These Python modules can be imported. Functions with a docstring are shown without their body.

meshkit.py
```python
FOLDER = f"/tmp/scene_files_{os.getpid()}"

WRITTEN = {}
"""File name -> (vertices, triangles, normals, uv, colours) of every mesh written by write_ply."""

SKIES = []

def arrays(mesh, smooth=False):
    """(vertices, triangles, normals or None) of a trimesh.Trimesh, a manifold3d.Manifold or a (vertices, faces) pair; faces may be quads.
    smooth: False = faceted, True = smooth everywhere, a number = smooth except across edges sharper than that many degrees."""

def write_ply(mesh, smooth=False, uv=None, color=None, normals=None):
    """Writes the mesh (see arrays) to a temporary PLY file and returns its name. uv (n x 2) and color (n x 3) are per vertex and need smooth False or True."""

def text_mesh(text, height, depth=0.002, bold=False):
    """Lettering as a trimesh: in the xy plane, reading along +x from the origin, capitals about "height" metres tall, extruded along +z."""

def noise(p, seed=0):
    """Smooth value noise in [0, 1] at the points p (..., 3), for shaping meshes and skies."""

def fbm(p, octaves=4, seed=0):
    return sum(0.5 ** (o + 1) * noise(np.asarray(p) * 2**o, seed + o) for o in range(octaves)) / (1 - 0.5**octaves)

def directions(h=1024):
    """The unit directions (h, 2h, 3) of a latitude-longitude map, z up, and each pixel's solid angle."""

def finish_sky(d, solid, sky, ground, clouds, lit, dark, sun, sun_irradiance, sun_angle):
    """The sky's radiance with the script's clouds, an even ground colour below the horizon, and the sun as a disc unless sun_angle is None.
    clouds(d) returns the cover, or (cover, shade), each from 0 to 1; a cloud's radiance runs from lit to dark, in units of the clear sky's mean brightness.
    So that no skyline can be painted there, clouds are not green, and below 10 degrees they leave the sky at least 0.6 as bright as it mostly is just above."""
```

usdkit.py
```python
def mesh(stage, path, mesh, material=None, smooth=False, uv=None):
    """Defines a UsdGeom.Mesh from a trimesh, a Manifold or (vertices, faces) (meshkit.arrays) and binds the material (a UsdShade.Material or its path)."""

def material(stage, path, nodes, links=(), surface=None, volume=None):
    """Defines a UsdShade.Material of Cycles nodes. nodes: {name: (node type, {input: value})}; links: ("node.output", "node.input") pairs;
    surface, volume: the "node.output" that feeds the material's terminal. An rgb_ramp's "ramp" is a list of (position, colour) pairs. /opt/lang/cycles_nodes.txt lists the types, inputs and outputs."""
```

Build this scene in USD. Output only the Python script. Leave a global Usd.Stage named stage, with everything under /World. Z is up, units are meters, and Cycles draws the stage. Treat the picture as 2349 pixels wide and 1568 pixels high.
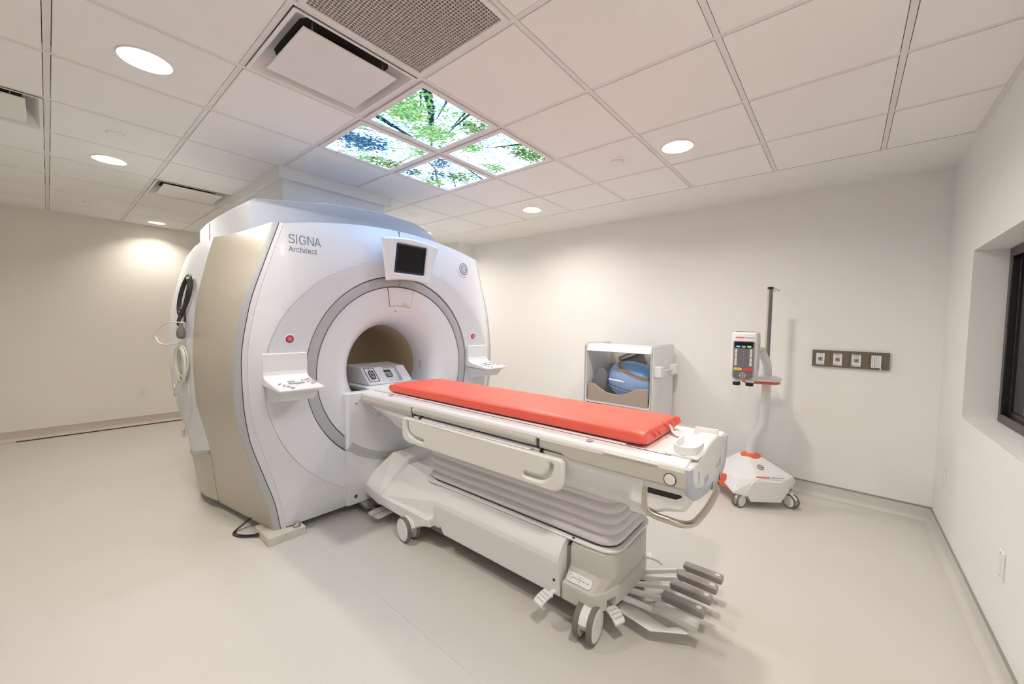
import math
import numpy as np
import trimesh
import manifold3d as m3
import mapbox_earcut as earcut
from scipy.interpolate import CubicSpline, PchipInterpolator
from shapely.geometry import Polygon, Point
import meshkit
import usdkit
from pxr import Usd, UsdGeom, UsdLux, UsdShade, Gf, Sdf, Vt

stage = Usd.Stage.CreateInMemory()
UsdGeom.SetStageUpAxis(stage, 'Z')
UsdGeom.SetStageMetersPerUnit(stage, 1.0)
UsdGeom.Xform.Define(stage, '/World')
UsdGeom.Scope.Define(stage, '/World/Looks')
PI = math.pi

# ------------------------------------------------------------------ camera, exposure, light levels
EXPOSURE = 0.25
CAM = np.array([1.68424, -1.24329, 1.46522])
RIGHT = np.array([0.76280272, 0.64633015, 0.01973197])
UP = np.array([-0.04532496, 0.023003, 0.99870742])
FWD = np.array([-0.64504082, 0.76271108, -0.04684163])
FOCAL_PX = 899.78
cam = UsdGeom.Camera.Define(stage, '/World/camera')
cam.AddTransformOp().Set(Gf.Matrix4d(*RIGHT, 0, *UP, 0, *(-FWD), 0, *CAM, 1))
cam.CreateHorizontalApertureAttr(36.0)
cam.CreateVerticalApertureAttr(24.03)
cam.CreateFocalLengthAttr(36.0 * FOCAL_PX / 2349.0)
cam.CreateClippingRangeAttr(Gf.Vec2f(0.05, 100.0))
cam.CreateExposureAttr(EXPOSURE)
LAMP_POWER = 350.0                         # radiance of a downlight's lens
LAMP_TINT = (1.0, 0.92, 0.82)
PANEL_POWER = 4.2                         # radiance of the backlit ceiling pictures (white parts)
dome = UsdLux.DomeLight.Define(stage, '/World/sky')   # nothing of it is seen inside the closed room
dome.CreateIntensityAttr(0.02)
dome.CreateColorAttr(Gf.Vec3f(0.8, 0.9, 1.0))

# ------------------------------------------------------------------ materials
L = '/World/Looks/'
M = {}


def plain(name, color, rough=0.5, metal=0.0, spec=0.5, **kw):
    M[name] = usdkit.material(stage, L + name, {'p': ('principled_bsdf', {'base_color': color, 'roughness': rough, 'metallic': metal, 'specular_ior_level': spec, **kw})}, [], surface='p.BSDF')


def mottled(name, c1, c2, scale, rough=0.5, spec=0.5, bump=0.0, bump_scale=200.0):
    nodes = {'t': ('texture_coordinate', {}), 'n': ('noise_texture', {'scale': scale, 'detail': 4.0}), 'x': ('mix_color', {'a': c1, 'b': c2}), 'p': ('principled_bsdf', {'roughness': rough, 'specular_ior_level': spec})}
    links = [('t.object', 'n.vector'), ('n.fac', 'x.fac'), ('x.result', 'p.base_color')]
    if bump:
        nodes['n2'] = ('noise_texture', {'scale': bump_scale, 'detail': 2.0})
        nodes['b'] = ('bump', {'strength': bump, 'distance': 0.002})
        links += [('t.object', 'n2.vector'), ('n2.fac', 'b.height'), ('b.normal', 'p.normal')]
    M[name] = usdkit.material(stage, L + name, nodes, links, surface='p.BSDF')


mottled('wall_paint', (0.925, 0.91, 0.89), (0.94, 0.925, 0.905), 3, 0.7, 0.3, 0.05, 260)
mottled('left_wall_paint', (0.91, 0.865, 0.79), (0.925, 0.88, 0.805), 3, 0.7, 0.3, 0.05, 260)
mottled('side_wall_paint', (0.89, 0.905, 0.87), (0.905, 0.92, 0.885), 3, 0.7, 0.3, 0.05, 260)
mottled('ceiling_tile', (0.945, 0.93, 0.925), (0.96, 0.945, 0.94), 6, 0.85, 0.2, 0.08, 400)
plain('grid_bar', (0.84, 0.81, 0.80), 0.5)
plain('gypsum', (0.92, 0.905, 0.885), 0.75)
mottled('floor_vinyl', (0.68, 0.655, 0.61), (0.71, 0.685, 0.64), 1.6, 0.38, 0.45, 0.02, 40)
mottled('base_vinyl', (0.69, 0.61, 0.54), (0.72, 0.64, 0.57), 5, 0.45)
plain('seam', (0.70, 0.67, 0.62), 0.5)
plain('cap_metal', (0.36, 0.35, 0.31), 0.4, 0.3)
plain('black_grille', (0.02, 0.018, 0.012), 0.5)
plain('brass_bar', (0.30, 0.25, 0.16), 0.4, 0.6)
plain('white_metal', (0.86, 0.84, 0.83), 0.4)
plain('grille_metal', (0.66, 0.60, 0.58), 0.5)
plain('dark_void', (0.05, 0.045, 0.035), 0.9)
plain('taupe_void', (0.30, 0.255, 0.235), 0.9)
plain('reflector', (0.80, 0.81, 0.84), 0.11, 1.0)
M['dim_lens'] = usdkit.material(stage, L + 'dim_lens', {'e': ('emission', {'color': LAMP_TINT, 'strength': LAMP_POWER * 1.3})}, [], surface='e.emission')
M['lamp_lens'] = usdkit.material(stage, L + 'lamp_lens', {'e': ('emission', {'color': LAMP_TINT, 'strength': LAMP_POWER})}, [], surface='e.emission')
M['forest_print'] = usdkit.material(stage, L + 'forest_print', {'a': ('attribute', {'attribute': 'print_color'}), 'e': ('emission', {'strength': PANEL_POWER})}, [('a.color', 'e.color')], surface='e.emission')

plain('scanner_white', (0.77, 0.785, 0.83), 0.32, 0, 0.5, coat_weight=0.25, coat_roughness=0.12)
plain('cap_white', (0.74, 0.77, 0.84), 0.42)
plain('champagne', (0.54, 0.495, 0.415), 0.30, 0.15, 0.5)
plain('silver_band', (0.47, 0.49, 0.515), 0.4, 0.15)
plain('lavender_trim', (0.72, 0.72, 0.79), 0.4)
plain('seam_dark', (0.10, 0.09, 0.10), 0.7)
plain('ring_silver', (0.50, 0.51, 0.525), 0.38, 0.15)
plain('bore_liner', (0.60, 0.49, 0.34), 0.45)
plain('glossy_white', (0.86, 0.86, 0.87), 0.16, 0, 0.6)
plain('key_grey', (0.42, 0.44, 0.45), 0.4)
plain('screen_black', (0.006, 0.006, 0.006), 0.3, 0, 0.3)
plain('screen_edge', (0.03, 0.05, 0.10), 0.3)
plain('stop_red', (0.50, 0.012, 0.05), 0.3)
plain('stop_white', (0.85, 0.75, 0.78), 0.4)
plain('ink_blue', (0.09, 0.13, 0.24), 0.5)
plain('logo_grey', (0.42, 0.42, 0.46), 0.4, 0.3)
plain('logo_light', (0.74, 0.74, 0.78), 0.35)
plain('yellow_tab', (0.70, 0.50, 0.16), 0.5)
plain('slot_grey', (0.36, 0.33, 0.33), 0.5)
mottled('pad_metal', (0.62, 0.57, 0.50), (0.78, 0.75, 0.69), 14, 0.6, 0.4)
plain('bolt_steel', (0.62, 0.60, 0.56), 0.28, 0.9)
plain('black_rubber', (0.02, 0.02, 0.018), 0.45)
plain('grey_rubber', (0.19, 0.18, 0.155), 0.55)
plain('white_cord', (0.78, 0.74, 0.66), 0.35)

plain('table_white', (0.89, 0.88, 0.875), 0.35)
plain('rail_cream', (0.85, 0.83, 0.79), 0.4)
plain('bumper_taupe', (0.60, 0.565, 0.505), 0.38)
plain('bumper_blue', (0.55, 0.58, 0.66), 0.45)
plain('bellows', (0.78, 0.74, 0.755), 0.5)
plain('base_grey', (0.62, 0.60, 0.56), 0.42)
plain('tyre', (0.20, 0.18, 0.15), 0.5)
plain('pedal_grey', (0.37, 0.34, 0.33), 0.45)
plain('pedal_light', (0.66, 0.635, 0.615), 0.45)
plain('stainless', (0.62, 0.57, 0.50), 0.24, 1.0)
plain('label_white', (0.86, 0.86, 0.87), 0.4)
plain('ink_grey', (0.38, 0.38, 0.38), 0.5)
plain('ink_black', (0.03, 0.03, 0.03), 0.5)
plain('ink_red', (0.75, 0.03, 0.05), 0.5)
plain('ink_green', (0.02, 0.40, 0.16), 0.5)
plain('ink_yellow', (0.85, 0.55, 0.03), 0.5)
mottled('orange_vinyl', (0.93, 0.13, 0.085), (0.95, 0.15, 0.10), 5, 0.42, 0.5)
plain('strap_white', (0.85, 0.84, 0.86), 0.6)
plain('laser_lens', (0.68, 0.50, 0.52), 0.12)
plain('cart_white', (0.86, 0.86, 0.89), 0.4)
plain('cart_edge', (0.50, 0.46, 0.42), 0.5)
plain('cart_inside', (0.62, 0.58, 0.52), 0.6)
plain('liner_taupe', (0.43, 0.35, 0.28), 0.6)
plain('coil_blue', (0.20, 0.42, 0.76), 0.35)
plain('coil_blue_pale', (0.36, 0.53, 0.84), 0.35)
plain('coil_rim', (0.58, 0.70, 0.92), 0.35)
plain('coil_band', (0.36, 0.28, 0.23), 0.5)
plain('coil_grey', (0.26, 0.26, 0.27), 0.5)
plain('coil_dark', (0.17, 0.15, 0.13), 0.5)
plain('injector_white', (0.84, 0.835, 0.83), 0.35)
plain('injector_orange', (0.80, 0.13, 0.06), 0.4)
plain('keypad_grey', (0.17, 0.155, 0.165), 0.4)
plain('keypad_frame', (0.33, 0.30, 0.34), 0.4)
plain('key_pale', (0.74, 0.70, 0.68), 0.4)
plain('key_yellow', (0.85, 0.58, 0.13), 0.4)
plain('key_red', (0.85, 0.05, 0.07), 0.4)
plain('led_blue', (0.10, 0.35, 0.85), 0.3, emission_color=(0.15, 0.45, 1.0), emission_strength=0.6)
plain('led_green', (0.12, 0.75, 0.20), 0.3, emission_color=(0.2, 0.9, 0.3), emission_strength=0.6)
plain('panel_brown', (0.17, 0.135, 0.105), 0.5)
plain('window_black', (0.012, 0.008, 0.010), 0.28)
M['window_glass'] = usdkit.material(stage, L + 'window_glass', {
    'd': ('principled_bsdf', {'base_color': (0.16, 0.17, 0.165), 'roughness': 0.6}), 't': ('transparent_bsdf', {'color': (0.75, 0.82, 0.8)}),
    'g': ('glossy_bsdf', {'color': (0.9, 0.9, 0.9), 'roughness': 0.03}), 'f': ('fresnel', {'IOR': 1.5}),
    'm': ('mix_closure', {'fac': 0.4}), 'm2': ('mix_closure', {})},
    [('d.BSDF', 'm.closure1'), ('t.BSDF', 'm.closure2'), ('f.fac', 'm2.fac'), ('m.closure', 'm2.closure1'), ('g.BSDF', 'm2.closure2')], surface='m2.closure')

# ------------------------------------------------------------------ scene helpers
taken = {}


def unique(path):
    if path not in taken:
        taken[path] = 0
        return path
    while True:
        taken[path] += 1
        p = f'{path}_{taken[path]:03d}'
        if p not in taken:
            taken[p] = 0
            return p


def tag(prim, label=None, cat=None, group=None, kind=None):
    for k, v in (('label', label), ('category', cat), ('group', group), ('kind', kind)):
        if v:
            prim.SetCustomDataByKey(k, v)
    return prim


def mesh(name, g, mat, parent='/World', smooth=30, label=None, cat=None, group=None, kind=None):
    if not isinstance(parent, str):
        parent = str(parent.GetPath())
    if isinstance(g, (list, tuple)) and len(g) and isinstance(g[0], trimesh.Trimesh):
        g = trimesh.util.concatenate(list(g))
    p = unique(parent + '/' + name)
    prim = usdkit.mesh(stage, p, g, M[mat], smooth).GetPrim()
    return tag(prim, label, cat, group, kind)


def thing(name, label, cat=None, loc=(0, 0, 0), rz=0.0, group=None, kind=None, parent='/World'):
    if not isinstance(parent, str):
        parent = str(parent.GetPath())
    x = UsdGeom.Xform.Define(stage, unique(parent + '/' + name))
    x.AddTranslateOp().Set(Gf.Vec3d(*map(float, loc)))
    if rz:
        x.AddRotateZOp().Set(float(rz))
    return tag(x.GetPrim(), label, cat, group, kind)


def copy_of(first, label, loc, rz=0.0):
    d = first.GetCustomData()
    r = thing(first.GetName().rstrip('0123456789').rstrip('_'), label, d['category'], loc, rz, d.get('group'), d.get('kind'))
    r.GetReferences().AddInternalReference(first.GetPath())
    r.SetInstanceable(True)
    tag(r, label)
    return r


# ------------------------------------------------------------------ shape helpers
def fix(t):
    if t.volume < 0:
        t.invert()
    return t


def hull(pts):
    m = m3.Manifold.hull_points(np.asarray(pts, float)).to_mesh()
    return trimesh.Trimesh(m.vert_properties[:, :3], m.tri_verts, process=False)


_ball = {s: trimesh.creation.icosphere(s, 1.0).vertices for s in (1, 2)}


def rhull(pts, r=0.01, sub=1):
    """Convex hull of small balls at the points: a rounded solid."""
    pts = np.asarray(pts, float)
    return hull((pts[:, None, :] + _ball[sub][None] * r).reshape(-1, 3))


def box(lo, hi, r=0.0):
    lo, hi = np.asarray(lo, float), np.asarray(hi, float)
    if r <= 0:
        t = trimesh.creation.box(hi - lo)
        t.apply_translation((lo + hi) / 2)
        return t
    a, b = lo + r, hi - r
    c = np.array([[x, y, z] for x in (a[0], b[0]) for y in (a[1], b[1]) for z in (a[2], b[2])])
    return rhull(c, r)


def cbox(lo, hi, c=0.004):
    """Box with 45 degree chamfers: few triangles."""
    lo, hi = np.asarray(lo, float), np.asarray(hi, float)
    p = []
    for k in range(3):
        a, b = lo + c, hi - c
        a[k], b[k] = lo[k], hi[k]
        p += [[x, y, z] for x in (a[0], b[0]) for y in (a[1], b[1]) for z in (a[2], b[2])]
    return hull(p)


def fillet(poly, r, n=5):
    """Rounds the corners of a closed 2-D polygon; r a number or one per corner."""
    P = np.asarray(poly, float)
    N = len(P)
    rr = np.broadcast_to(r, N)
    out = []
    for i in range(N):
        a, b, c = P[i - 1], P[i], P[(i + 1) % N]
        u, v = a - b, c - b
        lu, lv = np.linalg.norm(u), np.linalg.norm(v)
        u, v = u / lu, v / lv
        ang = math.acos(np.clip(u @ v, -1, 1))
        if rr[i] <= 0 or ang > PI - 0.02:
            out.append(b)
            continue
        d = min(rr[i] / math.tan(ang / 2), 0.45 * lu, 0.45 * lv)
        p, q = b + u * d, b + v * d
        for t in np.linspace(0, 1, n + 1):
            out.append((1 - t) ** 2 * p + 2 * t * (1 - t) * b + t * t * q)
    return np.array(out)


def offset(P, d):
    """Moves every vertex of a counter-clockwise polygon inwards by d."""
    e = np.roll(P, -1, 0) - P
    e /= np.maximum(np.linalg.norm(e, axis=1, keepdims=True), 1e-12)
    n = np.stack([-e[:, 1], e[:, 0]], 1)
    n0 = np.roll(n, 1, 0)
    s = n + n0
    k = np.maximum((s * n).sum(1, keepdims=True), 0.35)
    return P + d * s / k


def area2(P):
    x, y = P[:, 0], P[:, 1]
    return (x * np.roll(y, -1) - np.roll(x, -1) * y).sum()


AX = {'x': lambda u, v, w: (w, u, v), 'y': lambda u, v, w: (u, w, v), 'z': lambda u, v, w: (u, v, w)}


def prism(poly, lo, hi, axis='z', bevel=0.0, holes=()):
    """Extrudes a 2-D outline along an axis with bevelled rims. axis x: (u,v)=(y,z); y: (x,z); z: (x,y)."""
    P = np.asarray(poly, float)
    if area2(P) < 0:
        P = P[::-1]
    H = []
    for h in holes:
        h = np.asarray(h, float)
        H.append(h[::-1] if area2(h) > 0 else h)
    loops = [P] + H
    levels = [(lo, bevel), (lo + bevel, 0), (hi - bevel, 0), (hi, bevel)] if bevel > 0 else [(lo, 0), (hi, 0)]
    V, F, base = [], [], 0
    ends = np.cumsum([len(l) for l in loops]).astype(np.uint32)
    tot = int(ends[-1])
    for w, b in levels:
        flat = np.vstack([offset(l, b) if b else l for l in loops])
        V.append(np.stack(AX[axis](flat[:, 0], flat[:, 1], np.full(len(flat), w)), 1))
    flat2 = np.vstack([offset(l, bevel) if bevel else l for l in loops])
    tri = np.asarray(earcut.triangulate_float64(flat2, ends)).reshape(-1, 3)
    for k in range(len(levels) - 1):
        s = 0
        for l in loops:
            n = len(l)
            i = np.arange(n)
            j = (i + 1) % n
            a, b = k * tot + s, (k + 1) * tot + s
            F += [np.stack([a + i, a + j, b + j], 1), np.stack([a + i, b + j, b + i], 1)]
            s += n
    F += [tri[:, ::-1], tri + (len(levels) - 1) * tot]
    return fix(trimesh.Trimesh(np.vstack(V), np.vstack(F), process=False))


def spline(pts, n=60, closed=False):
    P = np.asarray(pts, float)
    if closed:
        P = np.vstack([P, P[:1]])
    t = np.r_[0, np.cumsum(np.linalg.norm(np.diff(P, axis=0), axis=1))]
    cs = CubicSpline(t, P, bc_type='periodic' if closed else 'natural')
    return cs(np.linspace(0, t[-1], n, endpoint=not closed))


def tube(path, r, seg=10, closed=False):
    P = np.asarray(path, float)
    n = len(P)
    T = np.roll(P, -1, 0) - np.roll(P, 1, 0) if closed else np.gradient(P, axis=0)
    T /= np.maximum(np.linalg.norm(T, axis=1, keepdims=True), 1e-12)
    u = np.cross(T[0], [0, 0, 1.0] if abs(T[0][2]) < 0.9 else [1.0, 0, 0])
    u /= np.linalg.norm(u)
    rr = np.broadcast_to(r, n)
    ang = np.linspace(0, 2 * PI, seg, endpoint=False)
    R = []
    for i in range(n):
        u = u - T[i] * (u @ T[i])
        u /= np.linalg.norm(u)
        w = np.cross(T[i], u)
        R.append(P[i] + rr[i] * (np.cos(ang)[:, None] * u + np.sin(ang)[:, None] * w))
    return loft(R, closed_path=closed)


def loft(rings, closed_path=False, caps=True):
    R = np.asarray(rings, float)
    m, n = R.shape[:2]
    i = np.arange(n)
    j = (i + 1) % n
    F = []
    for k in range(m if closed_path else m - 1):
        a, b = k * n, ((k + 1) % m) * n
        F += [np.stack([a + i, a + j, b + j], 1), np.stack([a + i, b + j, b + i], 1)]
    V = R.reshape(-1, 3)
    if caps and not closed_path:
        c0, c1 = R[0].mean(0), R[-1].mean(0)
        V = np.vstack([V, c0, c1])
        F += [np.stack([j, i, np.full(n, m * n)], 1), np.stack([(m - 1) * n + i, (m - 1) * n + j, np.full(n, m * n + 1)], 1)]
    return fix(trimesh.Trimesh(V, np.vstack(F), process=False))


def lathe(profile, centre=(0, 0, 0), axis='z', seg=40, arc=None):
    """Revolves (radius, height) pairs. A profile whose ends lie on the axis or meet makes a solid."""
    prof = np.asarray(profile, float)
    full = arc is None
    ang = np.linspace(0, 2 * PI, seg, endpoint=False) if full else np.linspace(arc[0], arc[1], seg)
    c, s = np.cos(ang), np.sin(ang)
    rings = []
    for r, h in prof:
        rings.append(np.stack(AX[axis](r * c, r * s, np.full(len(ang), h)), 1) + np.asarray(centre))
    R = np.array(rings)
    m, n = R.shape[:2]
    F = []
    i = np.arange(n if full else n - 1)
    j = (i + 1) % n
    for k in range(m - 1):
        a, b = k * n, (k + 1) * n
        F += [np.stack([a + i, a + j, b + j], 1), np.stack([a + i, b + j, b + i], 1)]
    t = trimesh.Trimesh(R.reshape(-1, 3), np.vstack(F), process=False)
    return t


def solid_lathe(profile, centre=(0, 0, 0), axis='z', seg=32, arc=None):
    """As lathe, closed: the profile is joined end to start."""
    p = list(profile) + [profile[0]]
    t = lathe(p, centre, axis, seg, arc)
    if arc is not None:                                   # end faces
        n = len(profile)
        pr = np.asarray(profile, float)
        tri = np.asarray(earcut.triangulate_float64(np.ascontiguousarray(pr), np.array([n], np.uint32))).reshape(-1, 3)
        extra = []
        for q in (arc[0], arc[1]):
            V = np.stack(AX[axis](pr[:, 0] * math.cos(q), pr[:, 0] * math.sin(q), pr[:, 1]), 1) + np.asarray(centre)
            extra.append(trimesh.Trimesh(V, tri if q == arc[0] else tri[:, ::-1], process=False))
        t = trimesh.util.concatenate([t] + extra)
    return fix(t)


def disc(r, h0, h1, centre=(0, 0, 0), axis='z', seg=32, b=0.0):
    p = [(1e-5, h0), (r - b, h0), (r, h0 + b), (r, h1 - b), (r - b, h1), (1e-5, h1)] if b else [(1e-5, h0), (r, h0), (r, h1), (1e-5, h1)]
    return capped(p, centre, axis, seg)


def capped(p, centre=(0, 0, 0), axis='z', seg=32):
    """A solid of revolution whose profile starts and ends at the axis, watertight."""
    t = lathe(p, centre, axis, seg)
    return loft(np.asarray(t.vertices).reshape(len(p), -1, 3))


def grid(P, flip=False):
    P = np.asarray(P, float)
    m, n = P.shape[:2]
    a = (np.arange(m - 1)[:, None] * n + np.arange(n - 1)[None]).ravel()
    F = np.vstack([np.stack([a, a + 1, a + n + 1], 1), np.stack([a, a + n + 1, a + n], 1)])
    if flip:
        F = F[:, ::-1]
    return trimesh.Trimesh(P.reshape(-1, 3), F, process=False)


def man(t):
    return m3.Manifold(m3.Mesh(np.asarray(t.vertices, np.float32), np.asarray(t.faces, np.uint32)))


def tri(m):
    g = m.to_mesh()
    return trimesh.Trimesh(g.vert_properties[:, :3], g.tri_verts, process=False)


def cut(a, *bs):
    r = man(a)
    for b in bs:
        r = r - man(b)
    assert r.num_tri() > 0
    return tri(r)


def moved(t, M4=None, d=(0, 0, 0)):
    t = t.copy()
    if M4 is not None:
        t.apply_transform(M4)
    t.apply_translation(d)
    return t


def frame(o, ex, ey):
    """4x4 whose x and y axes are ex, ey (z their cross product) at o."""
    ex, ey = np.asarray(ex, float), np.asarray(ey, float)
    ex = ex / np.linalg.norm(ex)
    ey = ey - ex * (ex @ ey)
    ey /= np.linalg.norm(ey)
    m = np.eye(4)
    m[:3, 0], m[:3, 1], m[:3, 2], m[:3, 3] = ex, ey, np.cross(ex, ey), o
    return m


def text(s, h, at, ex, ey, depth=0.0012, bold=False, width=None, thin=0):
    t = meshkit.text_mesh(s, h, depth, bold)
    if thin:                                              # a lighter weight: the outlines drawn in
        f = t.faces[np.asarray(t.face_normals)[:, 2] > 0.9]
        from shapely import union_all
        g = union_all([Polygon(t.vertices[k][:, :2]) for k in f]).buffer(1e-5).buffer(-thin)
        t = trimesh.util.concatenate([trimesh.creation.extrude_polygon(k, depth, engine='earcut') for k in getattr(g, 'geoms', [g])])
    if width:
        t.apply_translation([-t.bounds[0][0], 0, 0])
        t.apply_scale([width / t.extents[0], 1, 1])
    return moved(t, frame(at, ex, ey))


# ------------------------------------------------------------------ the room
H = 2.69
XL, XR, YB, YF, YJ, XJ, YG = -5.56, 2.26, 3.13, -3.3, 2.80, -2.83, 2.44
T = 0.15
mesh('floor', box((XL - T, YF - T, -0.12), (XR + T + 1.8, YB + T, 0)), 'floor_vinyl', kind='structure', label='cream sheet vinyl floor of the scanner room', smooth=False)
fl = thing('trim_1', 'thin welded seam line in the cream vinyl floor', kind='structure')
mesh('floor_seam', box((-1.05, -0.138, -0.001), (XR, -0.134, 0.0012)), 'seam', fl, False)
mesh('floor_seam', box((0.75, -2.0, -0.001), (0.754, -0.14, 0.0012)), 'seam', fl, False)

mesh('wall_left', box((XL - T, YF - T, 0), (XL, YB + T, H + 0.3)), 'left_wall_paint', kind='structure', label='beige left wall with a pool of downlight', smooth=False)
mesh('wall_back', [box((XJ, YB, 0), (XR + T, YB + T, H + 0.3)), box((XL, YJ, 0), (XJ, YB + T, H + 0.3))], 'wall_paint', kind='structure', label='long off white wall behind the scanner table', smooth=False)
mesh('wall_front', box((XL - T, YF - T, 0), (XR + T, YF, H + 0.3)), 'wall_paint', kind='structure', label='off white wall behind the camera', smooth=False)
WY0, WY1, WZ0, WZ1, WX = 0.45, 2.385, 0.935, 1.967, 2.41     # window niche in the right wall
mesh('wall_right', [box((XR, YF - T, 0), (WX + 0.05, WY0, H + 0.3)), box((XR, WY1, 0), (WX + 0.05, YB + T, H + 0.3)),
                    box((XR, WY0, 0), (WX + 0.05, WY1, WZ0)), box((XR, WY0, WZ1), (WX + 0.05, WY1, H + 0.3))], 'side_wall_paint', kind='structure', label='pale grey green wall with the window niche', smooth=False)
w = thing('window_1', 'black framed control room window set in a deep niche of the right wall', kind='structure')
fo, fw = (WY0 + 0.012, WY1 - 0.012, WZ0 + 0.012, WZ1 - 0.012), 0.05
rect = lambda a, b, c, d: np.array([(a, c), (b, c), (b, d), (a, d)])
mesh('window_frame', prism(rect(*fo), WX - 0.012, WX + 0.05, 'x', 0.004, [rect(fo[0] + fw, fo[1] - fw, fo[2] + fw, fo[3] - fw)]), 'window_black', w)
mesh('window_stop', prism(rect(fo[0] + fw - 0.004, fo[1] - fw + 0.004, fo[2] + fw - 0.004, fo[3] - fw + 0.004), WX + 0.015, WX + 0.05, 'x', 0.003, [rect(fo[0] + fw + 0.022, fo[1] - fw - 0.022, fo[2] + fw + 0.022, fo[3] - fw - 0.022)]), 'window_black', w)
mesh('pane', box((WX + 0.03, fo[0] + fw, fo[2] + fw), (WX + 0.036, fo[1] - fw, fo[3] - fw)), 'window_glass', w)
mesh('niche_lining', prism(rect(WY0, WY1, WZ0, WZ1), XR - 0.001, WX + 0.05, 'x', 0, [rect(WY0 + 0.008, WY1 - 0.008, WZ0 + 0.008, WZ1 - 0.008)]), 'gypsum', w, False)
mesh('wall_control_room', [box((XR + 1.9, YF, 0), (XR + 1.95, YB + T, H)), box((WX + 0.05, YF, H - 0.05), (XR + 1.95, YB + T, H)), box((WX + 0.05, YB + T - 0.05, 0), (XR + 1.95, YB + T, H)), box((WX + 0.05, YF, 0), (XR + 1.95, YF + 0.05, H))], 'side_wall_paint', kind='structure', label='dim wall of the room beyond the window', smooth=False)


def cove(name, axis, a, b, at, sgn, label):
    """Vinyl floor turned up the wall, with a slim metal cap strip on top."""
    t = thing(name, label, kind='structure')
    arc = [(0.035 - 0.035 * math.sin(q), 0.035 - 0.035 * math.cos(q)) for q in np.linspace(0, PI / 2, 6)]
    sec = np.array([(0.0, 0.0)] + [(u + 0.004, v + 0.001) for u, v in arc] + [(0.004, 0.104), (0, 0.104)])
    cap = np.array([(0, 0.104), (0.009, 0.104), (0.009, 0.113), (0, 0.113)])
    for nm, s, m in (('cove_base', sec, 'base_vinyl' if name == 'baseboard_left' else 'floor_vinyl'), ('cap_strip', cap, 'base_vinyl' if name == 'baseboard_left' else 'cap_metal')):
        s = s.copy()
        s[:, 0] = at + sgn * s[:, 0]
        mesh(nm, prism(s, a, b, axis), m, t, 30)


cove('baseboard_left', 'y', YF, YJ, XL, 1, 'pinkish taupe vinyl base along the left wall')
cove('baseboard_back', 'x', XJ, XR, YB, -1, 'cream coved vinyl base along the back wall')
cove('baseboard_right', 'y', YF, YB, XR, -1, 'cream coved vinyl base under the window wall')

# ---- ceiling: lay-in tiles between flat bars, gypsum border along the back wall
G = 0.61
lights = [(-0.92, -0.915), (-2.775, -0.905), (-5.22, -0.30), (0.765, 1.54), (-0.925, 2.13), (-2.784, 2.117), (1.53, -0.30), (0.61, -2.40)]
caps = [(-2.10, -0.922), (-4.59, -0.922), (0.34, 1.516), (-2.112, 1.47)]
LR = 0.088                                              # hole radius of a downlight
ceil_cells = {'diffuser': [(-1, -1), (-4, -3), (-6, -1)], 'grille': [(0, -1)], 'picture': [(-1, 0), (-1, 1), (-2, 0), (-2, 1)]}
special = {c for v in ceil_cells.values() for c in v}
ce = thing('ceiling', 'white suspended ceiling of square tiles in a flat grid', kind='structure')
xs = np.arange(-10, 5) * G
ys = np.arange(-6, 5) * G
CH = dict(x0=-3.13, x1=-1.80, y0=-0.03, y1=0.98)        # where the boxed duct goes through
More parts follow.
